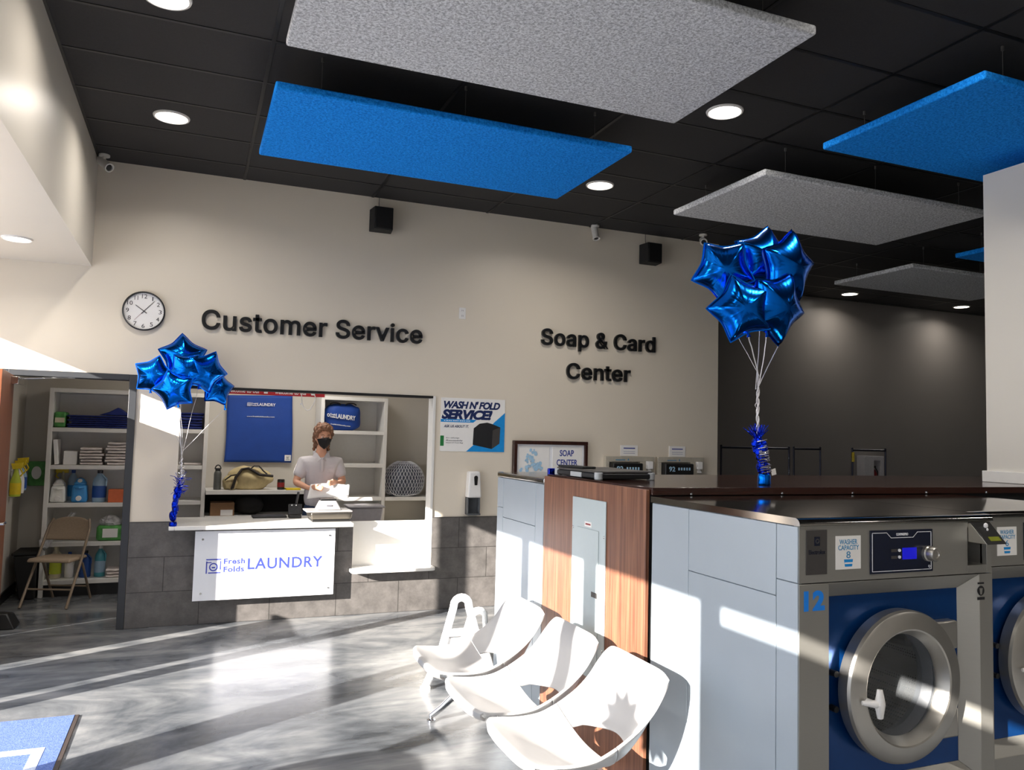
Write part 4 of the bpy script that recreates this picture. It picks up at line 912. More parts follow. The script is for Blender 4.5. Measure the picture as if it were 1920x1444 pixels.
def balloons():
    # left bunch on the counter
    st1 = [((-0.318, 7.34, 2.165), 0.175, 0.25, 0.1, -0.25), ((-0.098, 7.42, 2.345), 0.205, -0.06, -0.12, 0.15), ((0.085, 7.26, 2.215), 0.190, 0.35, 0.25, 0.35), ((-0.150, 7.18, 2.045), 0.175, -0.30, 0.2, -0.2), ((0.190, 7.40, 2.085), 0.165, 0.15, -0.1, 0.5), ((-0.06, 7.22, 2.215), 0.165, 0.55, 0.1, 0.1)]
    t, tie, low, rr = bouquet((-0.112, 7.46, 0.878), st1, 1.47, 'bunch of shiny blue star balloons tied to a foil weight on the counter end', 5, (0.045, -0.05, 0.44))
    b = B(); b.lathe([(0, 0), (0.030, 0), (0.034, 0.018), (0.028, 0.036), (0, 0.038)], (-0.112, 7.46, 0.8785), (0, 0, 1), 16); b.ball((-0.113, 7.46, 0.955), 0.030, (1, 1, 1.3), 2, 0.3, 9); w = P('weight', b, 'foil_dark', t)
    b = B()
    for k in range(16):
        u = k/15; p = Vector((-0.113+0.04*u, 7.46-0.045*u, 0.97+0.30*u)); b.ball(p+Vector((rr.uniform(-1, 1), rr.uniform(-1, 1), 0))*0.012, 0.018+0.010*rr.random(), (1, 1, 1.5), 2, 0.4, 9, k)
    P('foil_wrap', b, 'foil_dark', w)
    b = B()
    for k in range(46):
        p = Vector((-0.085, 7.42, 1.13+0.16*rr.random())); d = Vector((rr.uniform(-1, 1), rr.uniform(-1, 1), rr.uniform(-0.3, 1))).normalized(); l = rr.uniform(0.05, 0.11); b.tube([p, p+d*l*0.5+Vector((0, 0, 0.012)), p+d*l], 0.0022, 4)
    P('tinsel', b, 'foil_dark', w)
    b = B()
    for k in range(12):
        p = low+Vector((rr.uniform(-1, 1)*0.02, rr.uniform(-1, 1)*0.02, rr.uniform(-0.09, 0.06))); ph = rr.random()*6
        b.tube([p+Vector((0.018*math.cos(j*1.1+ph), 0.018*math.sin(j*1.1+ph), 0.006*(j-5))) for j in range(11)], 0.0024, 5)
    P('curled_ribbon', b, 'silver', w)
    # right bunch on the island cap
    def c(x, z, y): f = y/3.6; return (x*f+0.022, y, 1.735+(z-1.735)*f)
    st2 = [(c(2.690, 2.685, 3.62), 0.182, 0.62, 0.15, -0.45), (c(2.975, 2.775, 3.66), 0.205, 0.15, -0.1, -0.15), (c(3.135, 2.745, 3.48), 0.212, 0.06, 0.1, 0.15), (c(2.815, 2.480, 3.44), 0.188, -0.35, 0.1, -0.35), (c(3.055, 2.505, 3.42), 0.210, 0.38, 0.15, 0.1)]
    bs = (2.918, 3.50, 1.495)
    t, tie, low, rr = bouquet(bs, st2, 2.03, 'bunch of shiny blue star balloons tied to a foil weight on the island cap', 8, (-0.045, 0.0, 0.205))
    b = B(); b.lathe([(0, 0), (0.033, 0.0), (0.037, 0.012), (0.034, 0.030), (0.037, 0.044), (0.030, 0.062), (0, 0.064)], (bs[0], bs[1], bs[2]+0.0005), (0, 0, 1), 18); w = P('weight', b, 'foil', t)
    b = B()
    for k in range(22):
        u = k/21; p = Vector((bs[0]-0.005-0.035*u, bs[1], bs[2]+0.07+0.17*u)); b.ball(p+Vector((rr.uniform(-1, 1), rr.uniform(-1, 1), 0))*0.016, 0.018+0.008*rr.random(), (1, 1, 1.5), 2, 0.4, 9, k)
    P('foil_wrap', b, 'foil_dark', w)
    b = B()
    for k in range(16):
        u = rr.random(); p = Vector((bs[0]-0.005-0.035*u, bs[1]-0.02, bs[2]+0.08+0.16*u)); ph = rr.random()*6; R = 0.026
        b.tube([p+Vector((R*math.cos(j*0.8+ph), R*math.sin(j*0.8+ph)-0.005, 0.004*(j-5))) for j in range(10)], 0.003, 5)
    P('curled_ribbon', b, 'silver', w)
    b = B()
    for k in range(52):
        p = Vector((bs[0]-0.045, bs[1], bs[2]+0.23)); d = Vector((rr.uniform(-0.6, 0.45), rr.uniform(-0.5, 0.5), 1)).normalized(); l = rr.uniform(0.06, 0.125); b.tube([p, p+d*l*0.5, p+d*l+Vector((d.x*0.03, 0, -0.012))], 0.0022, 4)
    P('tinsel', b, 'foil_dark', w)
    b = B(); b.prism([(bs[0]+0.028, bs[1]-0.03, bs[2]+0.055), (bs[0]+0.058, bs[1]-0.03, bs[2]+0.062), (bs[0]+0.050, bs[1]-0.03, bs[2]+0.095), (bs[0]+0.020, bs[1]-0.03, bs[2]+0.085)], (0, 0.002, 0)); P('gift_tag', b, 'paper', w)
balloons()

# ------------------------------------------------------------------ far end: cart racks and extinguisher cabinet
def far_end():
    def rack(x0, x1, y, label, yellow=False):
        t = thing('laundry_cart', ((x0+x1)/2, y, 0), label, 'laundry cart', 'laundry carts with hanging rails before the dark wall')
        ya, yb = y-0.22, y+0.22
        b = B()
        for x in (x0, x1): b.tube([(x, y, 0.12), (x, y, 1.655)], 0.013, 10); b.ball((x, y, 1.665), 0.016)
        P('post', b, 'dark_metal', t)
        b = B(); b.tube([(x0, y, 1.645), (x1, y, 1.645)], 0.014, 10); P('hanging_rail', b, 'dark_metal', t)
        b = B()
        for z in (0.14, 0.55): b.tube([(x0+0.02, ya, z), (x1-0.02, ya, z), (x1-0.02, yb, z), (x0+0.02, yb, z)], 0.011, 8, closed=True)
        for k in range(9):
            x = x0+0.02+(x1-x0-0.04)*k/8; b.tube([(x, ya, 0.55), (x, ya, 0.20), (x, yb, 0.20), (x, yb, 0.55)], 0.003, 6)
        P('wire_basket', b, 'chrome', t)
        for x in (x0+0.05, x1-0.05):
            for yy in (ya+0.03, yb-0.03):
                b = B(); b.cyl((x-0.012, yy, 0.05), (x+0.012, yy, 0.05), 0.05, n=18); b.cyl((x, yy, 0.06), (x, yy, 0.14), 0.01); P('caster', b, 'black', t)
        if yellow: b = B(); b.tube([(x0, y-0.014, 1.48), (x0, y-0.014, 1.615)], 0.018, 10); P('yellow_sleeve', b, 'yellow', t, label='yellow sleeve')
    rack(6.39, 7.50, 8.5, 'leftmost laundry cart rack, its rail passing behind the balloon weight')
    rack(7.60, 8.06, 8.52, 'narrow laundry cart rack close beside the leftmost one')
    rack(8.62, 9.24, 8.5, 'laundry cart rack with a yellow sleeve on its post', True)
    t = thing('extinguisher_cabinet', (10.14, 9.62, 0.95), 'white extinguisher cabinet on the dark wall behind the cart racks', 'cabinet')
    x0, x1, y0, y1, z0, z1 = 9.93, 10.34, 9.54, 9.70, 0.85, 1.545
    b = B(); b.box(x0, x0+0.20, y0, y1, z0, z1); b.box(x1-0.075, x1, y0, y1, z0, z1); b.box(x0+0.20, x1-0.075, y0, y1, z1-0.07, z1); b.box(x0+0.20, x1-0.075, y0, y1, z0, z0+0.06); b.box(x0+0.2, x1-0.075, y1-0.01, y1, z0, z1); P('case', b, 'ext_white', t, bevel=0.003)
    cx, cy = x0+0.268, 9.62
    b = B(); b.lathe([(0, 0), (0.05, 0), (0.052, 0.02), (0.052, 0.36), (0.03, 0.41), (0.015, 0.42), (0.015, 0.45), (0, 0.45)], (cx, cy, z0+0.06), (0, 0, 1), 24); e = P('extinguisher', b, 'ext_red', t)
    b = B(); b.box(cx-0.012, cx+0.012, cy-0.04, cy+0.03, z0+0.51, z0+0.535); b.tube([(cx, cy-0.03, z0+0.52), (cx+0.045, cy-0.04, z0+0.45), (cx+0.05, cy-0.04, z0+0.25)], 0.008); P('valve', b, 'black', e)
far_end()
# ------------------------------------------------------------------ storage room shelving and its contents
def shelving():
    Y0, Y1 = 9.13, 9.545
    def unit(name, x0, x1, top, levels, label, dividers=(), kick=True):
        t = thing(name, ((x0+x1)/2, 9.34, 0), label, 'shelving', 'white built-in shelving in the storage room')
        b = B()
        for x in (x0, x1-0.04) + tuple(d-0.02 for d in dividers): b.box(x, x+0.04, Y0, Y1, 0.0, top)
        P('side_panel', b, 'white', t, bevel=0.002, label=None)
        b = B(); b.box(x0, x1, Y1, Y1+0.012, 0.1, top); P('back_panel', b, 'white', t)
        edges = [x0+0.04] + [v for d in dividers for v in (d-0.02, d+0.02)] + [x1-0.04]
        for z in levels + (top,):
            for a, c in zip(edges[::2], edges[1::2]): bx('shelf', a, c, Y0+0.004, Y1, z-0.042, z, 'white', t, 0.002)
        if kick: bx('kick_board', x0+0.04, x1-0.04, Y0+0.05, Y0+0.065, 0, 0.12, 'black', t, 0)
        return t
    unit('shelving_unit', -1.345, -0.36, 2.10, (0.165, 0.543, 0.937, 1.32, 1.70), 'white shelving unit of supplies seen through the open door')
    unit('shelving_unit', -0.355, 0.165, 2.10, (0.165, 0.543, 0.951, 1.327, 1.712), 'narrow white shelving unit at the left end of the service window')
    unit('shelving_unit', 1.355, 2.125, 2.13, (0.165, 0.543, 0.978, 1.360, 1.740), 'white shelving unit behind the attendant with the blue laundry bag on top')
    t = thing('back_counter', (0.76, 9.34, 0), 'long white back counter shelf under the hanging blue bag', 'counter', None)
    bx('worktop', 0.17, 1.352, 9.10, 9.545, 1.018, 1.062, 'white', t, 0.003); bx('lower_shelf', 0.17, 1.352, 9.12, 9.545, 0.745, 0.785, 'white', t, 0.003); bx('back_panel', 0.17, 1.352, 9.53, 9.545, 0.0, 1.018, 'black_matte', t, 0)
    t = thing('corner_shelf', (2.44, 9.34, 0), 'white shelf across the right corner of the storage room carrying the net sack', 'shelf')
    bx('shelf', 2.13, 2.755, 9.13, 9.545, 0.935, 0.977, 'white', t, 0.002); bx('lower_shelf', 2.13, 2.755, 9.13, 9.545, 0.62, 0.66, 'white', t, 0.002)
def cloth_stack(name, x0, x1, y0, y1, z, n, h, m, label, cat, group=None, seed=1, wild=0.012):
    rr = random.Random(seed); t = thing(name, ((x0+x1)/2, (y0+y1)/2, z), label, cat, group)
    for k in range(n):
        b = B(); a = x0+rr.uniform(-1, 1)*wild; c = x1+rr.uniform(-1, 1)*wild; z0 = z+k*h+0.001; y = y0+rr.uniform(0, 1)*wild; sag = rr.uniform(-1, 1)*0.15*h; ph = rr.random()*6
        sec = lambda u: [(a+(c-a)*u, y, z0+0.15*h), (a+(c-a)*u, y-0.008, z0+0.5*h+0.12*h*math.sin(u*9+ph)), (a+(c-a)*u, y, z0+0.86*h), (a+(c-a)*u, y1, z0+0.95*h), (a+(c-a)*u, y1, z0+0.05*h)]
        rings = [[b.b.verts.new(Vector(p)+Vector((0, 0, sag*math.sin(u/10*5+ph)*0.5))) for p in sec(u/10)] for u in range(11)]
        for r0, r1 in zip(rings, rings[1:]):
            for i in range(5): b.b.faces.new((r0[i], r1[i], r1[(i+1) % 5], r0[(i+1) % 5]))
        b.b.faces.new(rings[0]); b.b.faces.new(rings[-1][::-1])
        P('folded_cloth', b, m, t, ang=70)
    return t
def bottle(name, x, y, z, r, h, m, cap, label, cat='bottle', group=None, lab=None, handle=False, sc=(1, 1)):
    t = thing(name, (x, y, z), label, cat, group)
    b = B(); vs = b.lathe([(0, 0), (r*0.92, 0), (r, r*0.12), (r, h*0.60), (r*0.85, h*0.72), (r*0.38, h*0.86), (r*0.34, h*0.90), (0, h*0.90)], (x, y, z+0.0005), (0, 0, 1), 24); P('body', b, m, t)
    b = B(); b.lathe([(0, 0), (r*0.40, 0), (r*0.40, h*0.10), (0, h*0.10)], (x, y, z+h*0.895), (0, 0, 1), 16); P('cap', b, cap, t, bevel=0.002)
    if lab: b = B(); b.lathe([(r*1.01, h*0.14), (r*1.015, h*0.15), (r*1.015, h*0.5), (r*1.01, h*0.51)], (x, y, z), (0, 0, 1), 24); P('label_band', b, lab, t)
    if handle: b = B(); b.tube([(x+r*0.45, y-r*0.5, z+h*0.85), (x+r*1.05, y-r*0.7, z+h*0.72), (x+r*0.98, y-r*0.6, z+h*0.5)], r*0.13, 8); P('handle', b, m, t)
    return t
def jug(x, y, z, w, d, h, m, label):
    t = thing('dispenser_jug', (x, y, z), label, 'jug', 'dispenser jugs on the supply shelf')
    b = B(); x0, x1, y0, y1 = x-w/2, x+w/2, y-d/2, y+d/2
    b.hull8([(x0, y0, z+0.001), (x1, y0, z+0.001), (x1, y1, z+0.001), (x0, y1, z+0.001)], [(x0+0.01, y0+0.01, z+h*0.72), (x1-0.01, y0+0.01, z+h*0.72), (x1-0.01, y1-0.01, z+h*0.72), (x0+0.01, y1-0.01, z+h*0.72)])
    b.hull8([(x0+0.01, y0+0.01, z+h*0.71), (x1-0.01, y0+0.01, z+h*0.71), (x1-0.01, y1-0.01, z+h*0.71), (x0+0.01, y1-0.01, z+h*0.71)], [(x0+0.05, y0+0.05, z+h), (x1-0.05, y0+0.05, z+h), (x1-0.05, y1-0.04, z+h), (x0+0.05, y1-0.04, z+h)])
    P('body', b, m, t, bevel=0.025, seg=3)
    b = B(); b.lathe([(0, 0), (0.026, 0), (0.026, 0.03), (0, 0.03)], (x, y0+0.004, z+0.045), (0, -1, 0), 20); P('spigot_cap', b, 'white_plastic', t, bevel=0.003)
    b = B(); b.lathe([(0, 0), (0.022, 0), (0.022, 0.022), (0, 0.022)], (x+0.0, y0+0.05, z+h*0.84), (0, -0.8, 0.6), 20); P('filler_cap', b, 'white_plastic', t, bevel=0.003)
    b = B(); b.tube([(x-0.045, y0+0.02, z+h*0.62), (x, y0-0.006, z+h*0.60), (x+0.045, y0+0.02, z+h*0.62)], 0.012, 8); P('grip', b, m, t)
def storage():
    shelving()
    # --- behind the door, shelf by shelf
    g = 'supplies on the shelves behind the door'
    cloth_stack('folded_bags', -1.165, -0.62, 9.16, 9.45, 1.70, 6, 0.022, 'blue_dark_cloth', 'pile of folded navy laundry bags on the top shelf behind the door', 'bags', None, 3, 0.02)
    t = thing('folded_bag', (-0.52, 9.25, 1.835), 'loose navy bag folded up in a peak on the pile of folded bags', 'bag')
    b = B(); b.prism([(-0.90, 9.18, 1.838), (-0.63, 9.18, 1.838), (-0.64, 9.18, 1.868), (-0.72, 9.18, 1.922), (-0.80, 9.18, 1.875)], (0, 0.22, 0)); P('cloth', b, 'blue_dark_cloth', t, bevel=0.012, seg=3)
    t = thing('green_pack', (-1.02, 9.3, 1.70), 'green and cream wrapped pack beside the navy bags on the top shelf', 'package')
    b = B(); b.box(-1.300, -1.195, 9.17, 9.42, 1.701, 1.86); P('wrap', b, 'green', t, bevel=0.02, seg=3)
    b = B(); b.box(-1.29, -1.205, 9.164, 9.171, 1.75, 1.80); P('label_band', b, 'cream', t)
    t = thing('binder', (-1.09, 9.25, 1.32), 'white binder leaning at the left end of the towel shelf', 'binder')
    b = B(); vs = b.box(-1.270, -1.235, 9.16, 9.42, 1.326, 1.58); b.rot(vs, -0.10, 'Y', (-1.25, 9.3, 1.321)); P('cover', b, 'paper', t, bevel=0.003)
    t = thing('tissue_box', (-0.93, 9.25, 1.32), 'plain white box on the towel shelf', 'box')
    b = B(); b.box(-1.197, -1.075, 9.18, 9.36, 1.321, 1.46); P('carton', b, 'paper', t, bevel=0.004)
    cloth_stack('towel_stack', -1.04, -0.84, 9.16, 9.42, 1.32, 6, 0.030, 'towel', 'shorter stack of folded cream towels in the middle of the shelf', 'towels', 'towel stacks on the shelf behind the door', 11)
    cloth_stack('towel_stack', -0.805, -0.62, 9.16, 9.42, 1.32, 8, 0.030, 'towel', 'taller stack of folded cream towels beside the door frame', 'towels', 'towel stacks on the shelf behind the door', 15)
    jug(-1.230, 9.27, 0.937, 0.145, 0.18, 0.235, 'jug_white', 'white spigot jug on the third shelf behind the door')
    jug(-1.038, 9.27, 0.937, 0.150, 0.18, 0.25, 'jug_blue', 'bright blue spigot jug on the third shelf behind the door')
    bottle('water_bottle', -1.13, 9.46, 0.937, 0.05, 0.32, 'jug_clear', 'label_blue', 'dim bottle with blue cap standing between the two spigot jugs', lab='jug_blue')
    bottle('water_bottle', -0.862, 9.27, 0.937, 0.066, 0.33, 'jug_clear', 'navy', 'large clear bottle with dark cap beside the orange pack', lab='label_blue', handle=True)
    t = thing('wipes_pack', (-0.69, 9.2, 0.937), 'orange pack standing by the door frame on the third shelf', 'package')
    b = B(); b.box(-0.770, -0.610, 9.16, 9.30, 0.938, 1.07); P('carton', b, 'orange', t, bevel=0.006)
    t = thing('spray_bottle', (-1.225, 9.46, 0.937), 'yellow headed spray bottle behind the white spigot jug', 'spray bottle')
    b = B(); b.lathe([(0, 0), (0.04, 0), (0.04, 0.16), (0.015, 0.23), (0.015, 0.30), (0, 0.30)], (-1.225, 9.46, 0.938), (0, 0, 1), 20); P('body', b, 'cream', t)
    b = B(); b.box(-1.295, -1.175, 9.45, 9.475, 1.225, 1.275); b.tube([(-1.275, 9.46, 1.23), (-1.29, 9.46, 1.19), (-1.265, 9.46, 1.17)], 0.008, 8); P('trigger_head', b, 'yellow', t, bevel=0.006)
    t = thing('wrapped_pack', (-0.42, 9.25, 0.543), 'green and white wrapped pack on the low shelf right of the chair', 'package')
    b = B(); b.box(-0.86, -0.60, 9.16, 9.40, 0.545, 0.70); P('wrap', b, 'green', t, bevel=0.03, seg=3)
    b = B(); b.box(-0.80, -0.66, 9.153, 9.162, 0.58, 0.67); P('label_band', b, 'paper', t)
    b = B(); b.ball((-0.74, 9.26, 0.725), 0.10, (1.0, 0.8, 0.75), 3, 0.35, 7, 4); P('film_top', b, 'film', t)
    t = thing('plastic_bag', (-1.13, 9.13, 0.545), 'crumpled clear plastic bag hanging over the low shelf behind the chair', 'bag')
    b = B()
    def sheet(u, v): return Vector((-1.36+0.25*v+0.06*u, 9.10-0.06*math.sin(u*3)+0.22*v*0.6, 0.57+0.26*v-0.10*(1-v)*u+0.03*noise.noise(Vector((u*4, v*5, 0)))))
    b.grid(sheet, 12, 14); P('film', b, 'film', t, mods=(('SOLIDIFY', dict(thickness=0.02)),))
    for i, (x, r, h, m, cp, lb, lab) in enumerate(((-1.225, 0.055, 0.32, 'cream', 'cream', 'lime', 'cream bottle with pale green label on the bottom shelf'), (-1.10, 0.042, 0.26, 'white_plastic', 'label_blue', 'paper', 'white bottle on the bottom shelf behind the chair legs'), (-0.955, 0.055, 0.27, 'label_blue', 'navy', None, 'dark blue bottle on the bottom shelf behind the chair legs'), (-0.82, 0.052, 0.32, 'aqua', 'white_plastic', 'jug_clear', 'aqua detergent bottle on the bottom shelf right of the chair'))):
        bottle('detergent_bottle', x, 9.30, 0.165, r, h, m, cp, lab, 'bottle', 'bottles on the bottom shelf behind the door', lb, True)
    cloth_stack('folded_rags', -0.745, -0.62, 9.17, 9.36, 0.165, 3, 0.03, 'towel', 'little pile of folded rags on the bottom shelf by the door frame', 'cloths', None, 21, 0.004)
    # --- on the left wall of the storage room
    for i, (y, lab) in enumerate(((8.86, 'nearest yellow headed spray bottle hanging on the storage wall'), (9.00, 'middle yellow headed spray bottle hanging on the storage wall'), (9.13, 'farthest yellow headed spray bottle hanging on the storage wall'))):
        x = -1.545; z = 1.03+0.02*i
        t = thing('hanging_spray_bottle', (x, y, z), lab, 'spray bottle', 'spray bottles hanging on the storage wall')
        b = B(); b.lathe([(0, 0), (0.045, 0), (0.048, 0.01), (0.048, 0.14), (0.02, 0.23), (0.016, 0.27), (0, 0.27)], (x, y, z), (0, 0, 1), 20); P('body', b, ('lime', 'white_plastic', 'jug_clear')[i], t)
        b = B(); b.lathe([(0.0485, 0.02), (0.0492, 0.03), (0.0492, 0.12), (0.0485, 0.13)], (x, y, z), (0, 0, 1), 20); P('label_band', b, ('yellow', 'paper', 'label_blue')[i], t)
        b = B(); b.hull8([(x-0.03, y-0.018, z+0.26), (x+0.05, y-0.018, z+0.27), (x+0.05, y+0.018, z+0.27), (x-0.03, y+0.018, z+0.26)], [(x-0.045, y-0.016, z+0.315), (x+0.055, y-0.016, z+0.325), (x+0.055, y+0.016, z+0.325), (x-0.045, y+0.016, z+0.315)]); b.tube([(x+0.03, y, z+0.27), (x+0.055, y, z+0.22), (x+0.035, y, z+0.19)], 0.008, 8); P('trigger_head', b, 'yellow', t, bevel=0.004)
        b = B(); b.tube([(x-0.07, y, z+0.255), (x-0.02, y, z+0.255), (x-0.008, y, z+0.262)], 0.005, 6); P('hook', b, 'chrome', t)
    t = thing('glove_box', (-1.47, 9.5, 1.09), 'green glove carton with a white oval fixed on the storage wall', 'box')
    b = B(); b.box(-1.545, -1.395, 9.46, 9.558, 1.09, 1.34); P('carton', b, 'green', t, bevel=0.004)
    b = B(); vs = b.lathe([(0, 0), (0.045, 0), (0.04, 0.006), (0, 0.008)], (-1.47, 9.459, 1.225), (0, -1, 0), 24); [setattr(v.co, 'z', 1.225+(v.co.z-1.225)*1.5) for v in vs]; P('oval_opening', b, 'paper', t)
    # --- folding chair, bin, dark box
    def lc(p): return p
    t = thing('folding_chair', (-1.12, 8.80, 0), 'taupe folding chair standing behind the open door', 'chair', None, -0.36)
    r = t.rotation_euler.z; base = Vector((-1.12, 8.80, 0))
    def PW(name, b, m, **k):
        return P(name, b, m, t, **k)
    def at(x, y, z): return base + Vector((x, y, z))
    W = 0.215
    for s, nm in ((-1, 'a'), (1, 'b')):
        b = B(); b.tube([at(s*W, -0.26, 0.012), at(s*W*0.98, -0.02, 0.43), at(s*W*0.93, 0.13, 0.72), at(s*W*0.80, 0.165, 0.80)], 0.0125, 10); PW('leg', b, 'chair_metal')
        b = B(); b.tube([at(s*W*0.86, 0.25, 0.012), at(s*W*0.88, 0.05, 0.38), at(s*W*0.88, -0.02, 0.44)], 0.0115, 10); PW('leg', b, 'chair_metal')
    b = B(); b.tube([at(-W, -0.17, 0.17), at(W, -0.17, 0.17)], 0.009, 8); b.tube([at(-W*0.86, 0.18, 0.14), at(W*0.86, 0.18, 0.14)], 0.009, 8); PW('stretcher', b, 'chair_metal')
    b = B(); b.hull8([at(-0.205, -0.22, 0.425), at(0.205, -0.22, 0.425), at(0.185, 0.16, 0.425), at(-0.185, 0.16, 0.425)], [at(-0.195, -0.21, 0.462), at(0.195, -0.21, 0.462), at(0.175, 0.15, 0.455), at(-0.175, 0.15, 0.455)]); PW('seat', b, 'chair_fabric', bevel=0.016, seg=3)
    b = B()
    def back(u, v): x = (2*u-1); half = 0.205-0.025*v*v; top = 0.60+0.215*v-0.045*v*abs(x)**3; return at(x*half, 0.085+0.085*v+0.02*(1-x*x), top)
    b.grid(back, 16, 8); PW('backrest', b, 'chair_fabric', mods=(('SOLIDIFY', dict(thickness=0.028, offset=0)), ('BEVEL', dict(width=0.009, segments=2, limit_method='ANGLE'))))
    t = thing('waste_bin', (-1.40, 9.22, 0), 'black waste bin in the corner behind the folding chair', 'bin')
    b = B(); b.hull8([(-1.50, 9.06, 0.001), (-1.36, 9.06, 0.001), (-1.36, 9.38, 0.001), (-1.50, 9.38, 0.001)], [(-1.56, 9.02, 0.44), (-1.36, 9.02, 0.44), (-1.36, 9.42, 0.44), (-1.56, 9.42, 0.44)]); P('tub', b, 'black', t, bevel=0.015)
    b = B(); b.box(-1.57, -1.355, 9.01, 9.43, 0.44, 0.465); P('rim', b, 'black_matte', t, bevel=0.008)
    t = thing('floor_box', (-1.44, 7.95, 0), 'black slanted box on the floor at the foot of the open door', 'box')
    b = B(); b.hull8([(-1.60, 7.80, 0.001), (-1.30, 7.80, 0.001), (-1.30, 8.05, 0.001), (-1.60, 8.05, 0.001)], [(-1.58, 7.84, 0.13), (-1.37, 7.84, 0.13), (-1.35, 8.03, 0.10), (-1.58, 8.03, 0.13)]); P('body', b, 'black', t, bevel=0.01)
    # --- behind the service window
    t = thing('hanging_bag', (0.72, 9.54, 1.36), 'large royal blue laundry bag spread flat on the storage wall', 'bag')
    b = B()
    def sh(u, v):
        x = 0.368+0.715*u+0.006*math.sin(v*5)+(0.012*(2*u-1))*(1-v); z = 1.352+0.77*v+0.012*(2*u-1)*v
        return Vector((x, 9.535-0.022*(0.35+0.65*noise.noise(Vector((u*2.5, v*2.5, 1)))**2)-0.012*math.sin(PI*u)*math.sin(PI*v), z))
    b.grid(sh, 24, 24); o = P('cloth', b, 'blue_cloth', t, mods=(('SOLIDIFY', dict(thickness=0.006)),))
    b = B(); text(b, 'LAUNDRY', 0.688, 0.888, 2.000, 2.034, 9.498, 0.004, 0.015); P('print_word', b, 'print_white', t)
    b = B(); text(b, 'Fresh', 0.622, 0.682, 2.018, 2.034, 9.498, 0.004, 0.012); text(b, 'Folds', 0.622, 0.680, 1.997, 2.013, 9.498, 0.004, 0.012)
    a, e, w = 0.577, 1.996, 0.0045; b.box(a, a+0.038, 9.498, 9.502, e+0.034, e+0.038); b.box(a, a+w, 9.498, 9.502, e, e+0.032); b.box(a+0.034, a+0.038, 9.498, 9.502, e+0.006, e+0.032); b.box(a+0.006, a+0.038, 9.498, 9.502, e, e+w); b.lathe([(0.006, 0), (0.010, 0), (0.010, 0.002), (0.006, 0.002)], (a+0.019, 9.501, e+0.018), (0, -1, 0), 16, True); P('print_logo', b, 'print_white', t)
    b = B(); text(b, 'www.freshfoldslaundry.com', 0.577, 0.882, 1.866, 1.884, 9.498, 0.004, 0.01); P('print_address', b, 'print_white', t)
    bx('corner_label', 1.015, 1.085, 9.500, 9.504, 1.372, 1.440, 'paper', t, 0.001)
    b = B(); b.box(1.03, 1.07, 9.497, 9.500, 1.388, 1.392); b.box(1.03, 1.07, 9.497, 9.500, 1.42, 1.424); b.box(1.035, 1.06, 9.497, 9.500, 1.402, 1.412); P('label_print', b, 'ink_grey', t)
    t = thing('laundry_bag', (1.6, 9.25, 1.742), 'stuffed royal blue laundry bag lettered in white on the upper shelf', 'bag')
    b = B(); vs = b.ball((1.615, 9.28, 1.885), 1.0, (0.225, 0.115, 0.165), 4, 0.16, 3.2, 9)
    for v in vs:
        d = Vector(((v.co.x-1.615)/0.225, (v.co.y-9.28)/0.115, (v.co.z-1.885)/0.165)); q_ = [math.copysign(abs(k)**0.62, k) for k in d]
        v.co = Vector((1.615+0.212*q_[0], 9.28+0.105*q_[1], 1.890+0.160*q_[2]+0.014*noise.noise(Vector((v.co.x*14, v.co.y*9, 3)))*(1 if d.z > 0.2 else 0)))
        v.co.z = max(v.co.z, 1.744)
    P('cloth', b, 'blue_cloth', t, ang=80)
    b = B()
    for s in (-1, 1): b.tube([(1.615+s*0.09+0.06*math.cos(PI*k/8), 9.20, 2.035+0.022*math.sin(PI*k/8)) for k in range(9)], 0.014, 8, flat=0.5)
    P('handle', b, 'strap', t)
    def bf(dy):
        def f(u, v, d):
            yy = 9.28-0.112*(max(0.05, 1-abs((u-1.615)/0.24)**3-abs((v-1.885)/0.22)**3))**0.3-0.014+d; return Vector((u, yy, v-0.10*(u-1.61)))
        return f
    b = B(); text(b, 'LAUNDRY', 1.53, 1.755, 1.872, 1.925, 0, 0.02, 0.015, frame=bf(0)); P('print_word', b, 'print_white', t)
    b = B(); text(b, 'Fresh', 1.468, 1.524, 1.90, 1.922, 0, 0.02, 0.012, frame=bf(0)); text(b, 'Folds', 1.468, 1.522, 1.874, 1.895, 0, 0.02, 0.012, frame=bf(0)); text(b, 'o', 1.432, 1.460, 1.878, 1.918, 0, 0.02, 0.012, frame=bf(0)); P('print_logo', b, 'print_white', t)
    b = B(); text(b, 'freshfoldslaundry.com', 1.475, 1.70, 1.79, 1.807, 0, 0.02, 0.01, frame=bf(0)); P('print_address', b, 'print_white', t)
    t = thing('net_sack', (2.38, 9.3, 0.978), 'large grey patterned bundle in a white net on the right corner shelf', 'sack')
    b = B(); vs = b.ball((2.385, 9.30, 1.16), 1.0, (0.248, 0.155, 0.236), 4, 0.02, 3, 2)
    for v in vs: v.co.z = max(v.co.z, 0.98)
    P('bundle', b, 'net', t, ang=80)
    b = B()
    def es(th, ph): return Vector((2.385+0.256*math.cos(ph)*math.cos(th), 9.30-0.161*math.cos(ph)*math.sin(th), max(0.985, 1.16+0.243*math.sin(ph))))
    for sgn in (-1, 1):
        for k in range(34):
            a0 = PI*k/34*1.8-0.6; b.tube([es(a0+sgn*0.9*(j/12), -0.75+2.0*j/12) for j in range(13)], 0.0028, 4)
    P('net_cords', b, 'net_cord', t)
    b = B(); b.tube([(2.18, 9.13, 1.04), (2.24, 9.11, 1.0), (2.36, 9.10, 0.992), (2.5, 9.12, 1.01)], 0.016, 6, flat=0.4); P('film_fold', b, 'film', t)
    t = thing('water_flask', (0.287, 9.22, 1.062), 'dark grey steel flask with loop lid on the back counter', 'bottle')
